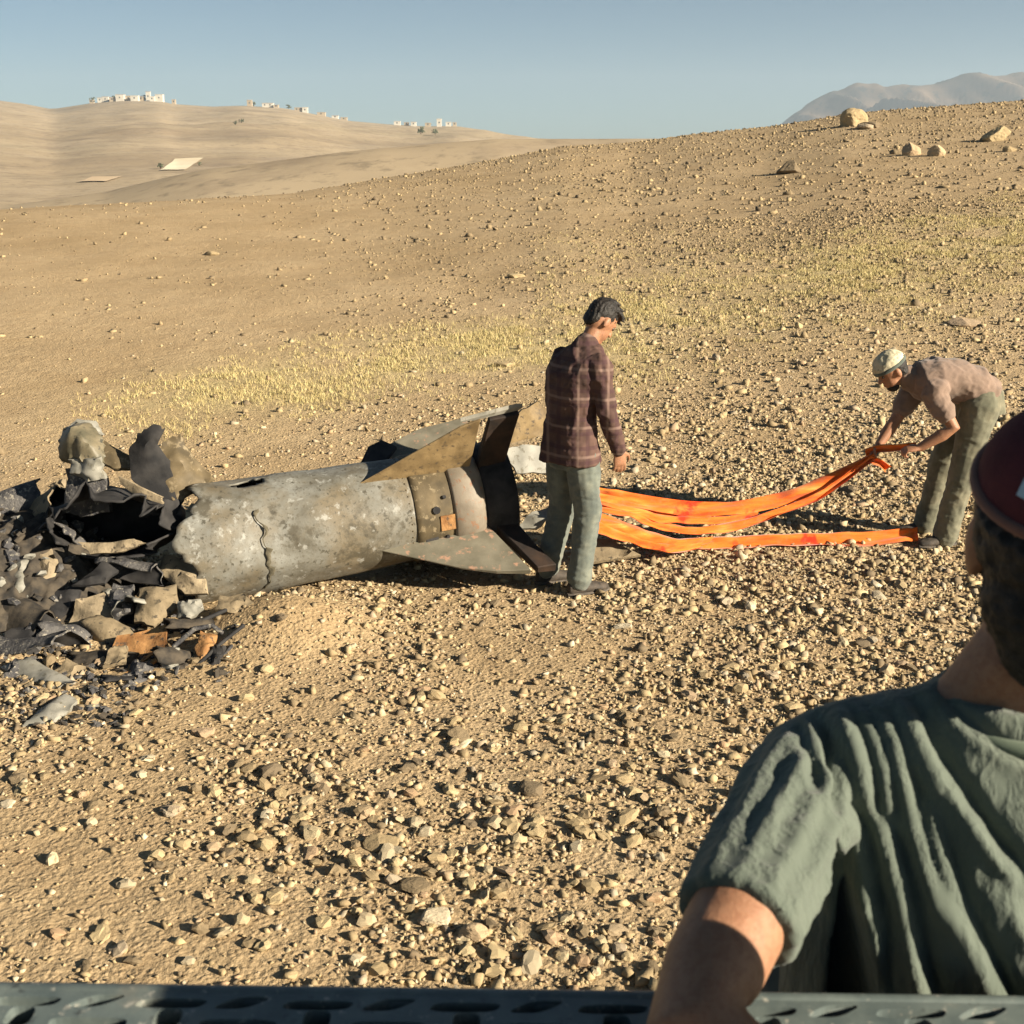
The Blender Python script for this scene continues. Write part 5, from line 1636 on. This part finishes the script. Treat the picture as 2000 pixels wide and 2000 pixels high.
    pts = [cc + fa * 0.1005 * math.cos(a) + la * 0.0825 * math.sin(a) + tilt * 0.006 for a in np.linspace(0, 2 * math.pi, 41)]
    rim.limb(pts, [0.0055] * 41, 8, False)
    link_mesh('cap_rim', mesh_from('cap_rim', rim.v, rim.f, True), cloth('brown_cap_rim', (0.13, 0.065, 0.05), (0.18, 0.09, 0.065)), root)
    # pale blue panel on the cap
    V, Fc = [], []
    for i in range(9):
        for j in range(9):
            th = -2.75 + 0.40 * i / 8; ph = 0.45 + 0.42 * j / 8
            V.append(cc + (fa * 0.100 * math.cos(th) * math.cos(ph) - la * 0.082 * math.sin(th) * math.cos(ph)) * 1.02 + tilt * 0.074 * math.sin(ph) * 1.02)
    for i in range(8):
        for j in range(8): Fc.append((i * 9 + j, i * 9 + j + 1, i * 9 + j + 10, i * 9 + j + 10 - 1))
    link_mesh('cap_panel', mesh_from('cap_panel', V, Fc, True), cloth('pale_blue_panel', (0.30, 0.42, 0.50), (0.38, 0.50, 0.58)), root)
    # ---- t-shirt: torso and short sleeves, hanging in deep folds
    s1 = Parts()
    s1.loft([(V3((cx, cy, 1.52)), X_(0.205), Y_(0.125)), (V3((cx, cy, 1.70)), X_(0.215), Y_(0.125)), (V3((cx, cy - 0.003, 1.82)), X_(0.218), Y_(0.130)), (V3((cx, cy - 0.005, 1.92)), X_(0.212), Y_(0.128)),
             (V3((cx, cy, 1.985)), X_(0.215), Y_(0.115)), (V3((cx, cy + 0.003, 2.035)), X_(0.175), Y_(0.092)), (V3((cx, cy, 2.078)), X_(0.112), Y_(0.075)), (V3((cx, cy - 0.003, 2.098)), X_(0.085), Y_(0.070))], 40)
    cuff = shL.lerp(elL, 0.66)
    ax = (elL - shL).normalized()
    s1.limb([shL + V3((0.10, 0, 0.01)), shL + V3((0.03, 0, 0.005)), shL, shL.lerp(elL, 0.25), shL.lerp(elL, 0.5)], [0.078, 0.068, 0.060, 0.055, 0.053], 24)
    a_, b_ = ring_frame(ax)
    s1.loft([(shL.lerp(elL, 0.05), a_ * 0.060, b_ * 0.060), (shL.lerp(elL, 0.38), a_ * 0.056, b_ * 0.056), (cuff, a_ * 0.055, b_ * 0.053)], 28)
    s1.limb([shR - V3((0.08, 0, 0)), shR, shR.lerp(elR, 0.5), shR.lerp(elR, 0.7)], [0.085, 0.08, 0.078, 0.078], 20)
    for k in (-1, 1):
        s1.limb([V3((cx + k * 0.06, cy, 2.052)), V3((cx + k * 0.13, cy, 2.028)), V3((cx + k * 0.20, cy, 2.002))], [0.055, 0.053, 0.060], 16)
    sm = s1.union('t_shirt', 0.0038, 5)
    co, nn = get_co(sm)
    # fold lines given on the back, in metres (x, z): start, end, half width, depth (+ ridge, - groove)
    def folds(co, nn, lines):
        d = np.zeros(len(co))
        for (x0, z0, x1, z1, wd, dep) in lines:
            a = np.array([x0, z0]); b = np.array([x1, z1])
            ab = b - a; L = np.linalg.norm(ab)
            q = co[:, [0, 2]] - a
            t = (q @ ab) / L ** 2
            wob = 0.006 * np.sin(t * 4 + x0 * 40)
            wd, dep = wd * 0.58, dep * 0.54
            dist = (q[:, 0] * ab[1] - q[:, 1] * ab[0]) / L + wob
            tc = np.clip(t, 0, 1)
            endf = np.clip(np.minimum(t + 0.12, 1.12 - t) / 0.25, 0, 1)
            endf = endf * endf * (3 - 2 * endf)
            d += dep * np.exp(-np.abs(dist / wd) ** 1.5) * endf
        back = np.clip(-nn[:, 1] * 1.6 + 0.35, 0, 1)
        return co + nn * (d * back)[:, None]
    def wp(px, py, y=0.985):
        p = at(px, py, y); return p.x, p.z
    def ln(p0, p1, wd, dep, y=0.985): return (*wp(*p0, y), *wp(*p1, y), wd, dep)
    L = []
    for p0, p1, wd_, dp_ in [((1640, 1352), (1650, 1600), .010, .026), ((1688, 1380), (1752, 1640), .010, .024), ((1592, 1372), (1606, 1570), .008, .020), ((1560, 1400), (1578, 1540), .007, .015),
                             ((1722, 1400), (1800, 1640), .009, .016), ((1850, 1470), (2000, 1700), .014, .026), ((1905, 1425), (2050, 1540), .010, .016), ((1752, 1650), (1850, 1960), .013, .030),
                             ((1862, 1640), (1970, 1960), .014, .030), ((1690, 1610), (1745, 1800), .010, .022), ((1985, 1730), (2090, 1990), .014, .026), ((1800, 1560), (1880, 1790), .010, .018),
                             ((1930, 1560), (2010, 1760), .010, .018), ((1770, 1440), (1850, 1600), .009, .012), ((1722, 1780), (1760, 1960), .009, .018)]:
        L.append(ln(p0, p1, wd_, -dp_))
        L.append(ln((p0[0] - 26, p0[1] + 10), (p1[0] - 26, p1[1] + 10), wd_ * 1.1, dp_ * 0.55))
    co = folds(co, nn, L)
    # the shirt hangs away from the body in one deep hollow below the armpit
    ax0, az0 = wp(1628, 1620)
    lx0, lz0 = wp(1548, 1945); rx0, rz0 = wp(1712, 1945)
    v_ = np.clip((az0 - co[:, 2]) / (az0 - lz0), 0, 1.6)
    xl = ax0 + (lx0 - ax0) * v_; xr = ax0 + (rx0 - ax0) * v_ ** 0.8
    m_ = 0.5 * (xl + xr); hw_ = np.maximum(0.5 * (xr - xl), 1e-4)
    q = np.abs((co[:, 0] - m_) / hw_)
    back = np.clip(-nn[:, 1] * 3, 0, 1) * (co[:, 1] < 1.03)
    co[:, 1] += 0.085 * np.clip(v_ * 1.5, 0, 1) ** 1.3 * np.exp(-q ** 5) * back
    # the rolled edges either side of it
    co[:, 1] -= 0.007 * np.clip(v_ * 1.6, 0, 1) * np.exp(-((q - 1.25) / 0.22) ** 2) * back
    set_co(sm, co)
    # sleeve folds, along the arm
    co, nn = get_co(sm)
    rel = co - np.array(shL)
    t = rel @ np.array(ax)
    rad = rel - t[:, None] * np.array(ax)
    ang = np.arctan2(rad @ np.array(a_), rad @ np.array(b_))
    near = (np.linalg.norm(rad, axis=1) < 0.115) & (co[:, 0] < 0.31)
    wv = np.sin(ang * 12 + 9 * t + 1.6 * fbm(np.stack([t * 6, ang * 0.7, ang * 0 + 3], -1), 2, 4)) * 0.5 + 0.5
    amp = 0.0065 * np.clip(t / 0.05, 0, 1) * np.clip((0.235 - t) / 0.10, 0.15, 1)
    co = co + nn * (near * amp * (wv ** 1.5 - 0.4))[:, None]
    set_co(sm, co)
    wrinkle(sm, 0.003, 20, (1, 1, 0.3), 91)
    tmp = bpy.data.objects.new('tmp', sm); COL.objects.link(tmp)
    q_ = tmp.modifiers.new('s', 'SMOOTH'); q_.factor = 0.5; q_.iterations = 5
    sm2 = bpy.data.meshes.new_from_object(tmp.evaluated_get(bpy.context.evaluated_depsgraph_get()))
    bpy.data.objects.remove(tmp); sm = sm2; sm.name = 't_shirt'; sm.shade_smooth()
    wrinkle(sm, 0.0010, 60, (1, 1, 0.4), 93)
    link_mesh('t_shirt', sm, cloth('green_cotton', (0.080, 0.098, 0.079), (0.105, 0.125, 0.101), 7, 1100, dust=(0.135, 0.145, 0.11), crease=0.004), root)
    # neckband
    nbm = Parts()
    pts = []
    for a in np.linspace(0, 2 * math.pi, 49):
        pts.append(V3((cx + 0.080 * math.sin(a), cy - 0.004 + 0.072 * -math.cos(a), 2.084 - 0.014 * math.cos(a) - 0.004 * abs(math.sin(a)))))
    nbm.limb(pts, [0.0085] * 49, 8, False)
    link_mesh('neckband', mesh_from('neckband', nbm.v, nbm.f, True), cloth('green_rib', (0.095, 0.125, 0.09), (0.125, 0.155, 0.112), 12), root)
    # trousers of the seated lower half
    t_ = Parts()
    t_.loft([(V3((cx, cy + 0.02, 1.40)), X_(0.14), Y_(0.11)), (V3((cx, cy + 0.02, 1.48)), X_(0.19), Y_(0.135)), (V3((cx, cy, 1.60)), X_(0.175), Y_(0.12))], 24)
    for k in (-1, 1):
        t_.limb([V3((cx + k * 0.09, cy, 1.50)), V3((cx + k * 0.13, cy + 0.42, 1.53)), V3((cx + k * 0.12, cy + 0.45, 1.14))], [0.11, 0.085, 0.07], 16)
    link_mesh('trousers', t_.union('trousers', 0.012, 3), cloth('dark_trousers', (0.06, 0.065, 0.05), (0.09, 0.095, 0.075), 8), root)
front_man()

# ------------------------------------------------------------------ the perforated rail at the bottom edge
def rail():
    zt, y1, y0 = 1.878, 0.932, 0.775
    root = empty('open_vehicle', Vector((0, 0.85, 1.2)))
    tag(root, 'grey-green perforated metal rail of an open vehicle along the bottom edge', 'vehicle')
    m = MB('grey_green_enamel')
    col = m.ramp(m.noise(16, 5, 0.6), [(0.35, (0.065, 0.085, 0.085)), (0.65, (0.12, 0.145, 0.135))])
    col = m.mix(m.ramp(m.noise(9, 5, 0.65), [(0.56, G3(0)), (0.72, G3(0.6))]), col, (0.22, 0.20, 0.155))
    col = m.mix(m.ramp(m.noise(75, 5, 0.7), [(0.60, G3(0)), (0.66, G3(0.8))]), col, (0.30, 0.29, 0.25))
    col = m.mix(m.ramp(m.noise(38, 6, 0.7), [(0.60, G3(0)), (0.68, G3(0.8))]), col, (0.035, 0.04, 0.04))
    m.color(col); m.set(0.5, 0.45); m.bump(m.noise(60, 5), 0.2, 0.003)
    v, f = boxvf(-0.75, 0.95, y0, y1, zt - 0.016, zt)
    o = mobj('top_plate', v, f, m.m, root)
    import bmesh
    bm = bmesh.new()
    def slot(xc, yc, lx, ly, skew):
        n = 10
        pts = []
        for k in range(2 * n):
            a = 2 * math.pi * k / (2 * n)
            ex = math.copysign(abs(math.cos(a)) ** 0.6, math.cos(a)); ey = math.copysign(abs(math.sin(a)) ** 0.6, math.sin(a))
            pts.append((xc + lx * ex + skew * ey, yc + ly * ey))
        lo = [bm.verts.new((p[0], p[1], zt - 0.05)) for p in pts]; hi = [bm.verts.new((p[0], p[1], zt + 0.02)) for p in pts]
        bm.faces.new(list(reversed(lo))); bm.faces.new(hi)
        for k in range(2 * n): bm.faces.new((lo[k], lo[(k + 1) % (2 * n)], hi[(k + 1) % (2 * n)], hi[k]))
    k = 1.075 / F
    def X(px): return (px - 1000) * k
    for i in range(-3, 8):
        o0 = i * 290
        slot(X(175 + o0), 0.915, 0.016, 0.0085, 0.012)
        slot(X(325 + o0), 0.913, 0.030, 0.0065, 0.004)
        slot(X(330 + o0), 0.894, 0.012, 0.0125, 0.0)
        slot(X(180 + o0), 0.886, 0.034, 0.0075, 0.0)
        slot(X(395 + o0 - 290), 0.850, 0.040, 0.010, 0.0)
    me = bpy.data.meshes.new('cut'); bm.to_mesh(me); bm.free()
    cut = bpy.data.objects.new('cut', me); COL.objects.link(cut)
    b = o.modifiers.new('b', 'BOOLEAN'); b.object = cut; b.operation = 'DIFFERENCE'; b.solver = 'EXACT'; b.use_self = True
    bv = o.modifiers.new('v', 'BEVEL'); bv.width = 0.0022; bv.segments = 2; bv.limit_method = 'ANGLE'
    dg = bpy.context.evaluated_depsgraph_get()
    nm = bpy.data.meshes.new_from_object(o.evaluated_get(dg), depsgraph=dg)
    o.modifiers.clear(); o.data = nm; nm.name = 'top_plate'
    bpy.data.objects.remove(cut)
    # rounded far edge tube, inner tray and outer skin
    P = Parts(); P.limb([(-0.75, y1 + 0.001, zt - 0.010), (0.95, y1 + 0.001, zt - 0.010)], [0.0115, 0.0115], 14)
    mobj('edge_tube', P.v, P.f, m.m, root, True)
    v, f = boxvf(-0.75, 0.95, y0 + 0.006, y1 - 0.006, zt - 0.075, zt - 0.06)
    mobj('inner_tray', v, f, M_SOOT_SHADE, root)
    v, f = boxvf(-0.75, 0.95, y1 - 0.004, y1 + 0.006, 1.0, zt - 0.022)
    mobj('outer_skin', v, f, m.m, root)
    v, f = boxvf(-0.75, 0.95, y0 - 0.003, y0 + 0.005, 1.3, zt - 0.02)
    mobj('inner_skin', v, f, m.m, root)
    root.rotation_euler = (0, 0, math.radians(-1.2))
    # unseen seat-shaped block, added right of the frame to shade rail and arm
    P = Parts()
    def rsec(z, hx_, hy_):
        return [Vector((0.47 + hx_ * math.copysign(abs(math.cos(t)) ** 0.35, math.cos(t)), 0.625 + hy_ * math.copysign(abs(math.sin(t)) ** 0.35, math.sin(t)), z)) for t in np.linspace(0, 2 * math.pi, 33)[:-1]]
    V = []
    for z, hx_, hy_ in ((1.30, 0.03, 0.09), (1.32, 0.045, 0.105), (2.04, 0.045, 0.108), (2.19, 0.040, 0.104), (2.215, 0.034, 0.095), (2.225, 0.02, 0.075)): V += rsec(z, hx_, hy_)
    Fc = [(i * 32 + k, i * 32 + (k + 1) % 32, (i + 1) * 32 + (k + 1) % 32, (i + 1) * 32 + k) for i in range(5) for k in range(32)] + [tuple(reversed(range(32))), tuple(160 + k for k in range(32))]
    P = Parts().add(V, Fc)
    mobj('shade_block', P.v, P.f, cloth('shade_block_canvas', (0.06, 0.065, 0.05), (0.09, 0.095, 0.075), 8), root, True)  # added only for the shadow it casts
rail()

# ------------------------------------------------------------------ haze
hv = MB('haze_air')
hv.t.nodes.remove(hv.b)
vol = hv.t.nodes.new('ShaderNodeVolumePrincipled')
vol.inputs['Color'].default_value = (0.62, 0.74, 0.86, 1)
vol.inputs['Density'].default_value = 0.00016
vol.inputs['Anisotropy'].default_value = 0.1
hv.l(vol.outputs[0], hv.t.nodes['Material Output'].inputs['Volume'])
zlo = min(float(Z.min()), float(hill_z(X2, Y2).min()), float(Zm.min()), -25) - 1.0
v, f = boxvf(-2700, 4200, -60, 5200, zlo, float(Zm.max()) + 40)
hz_o = mobj('haze', v, f, hv.m)
tag(hz_o, kind='stuff')
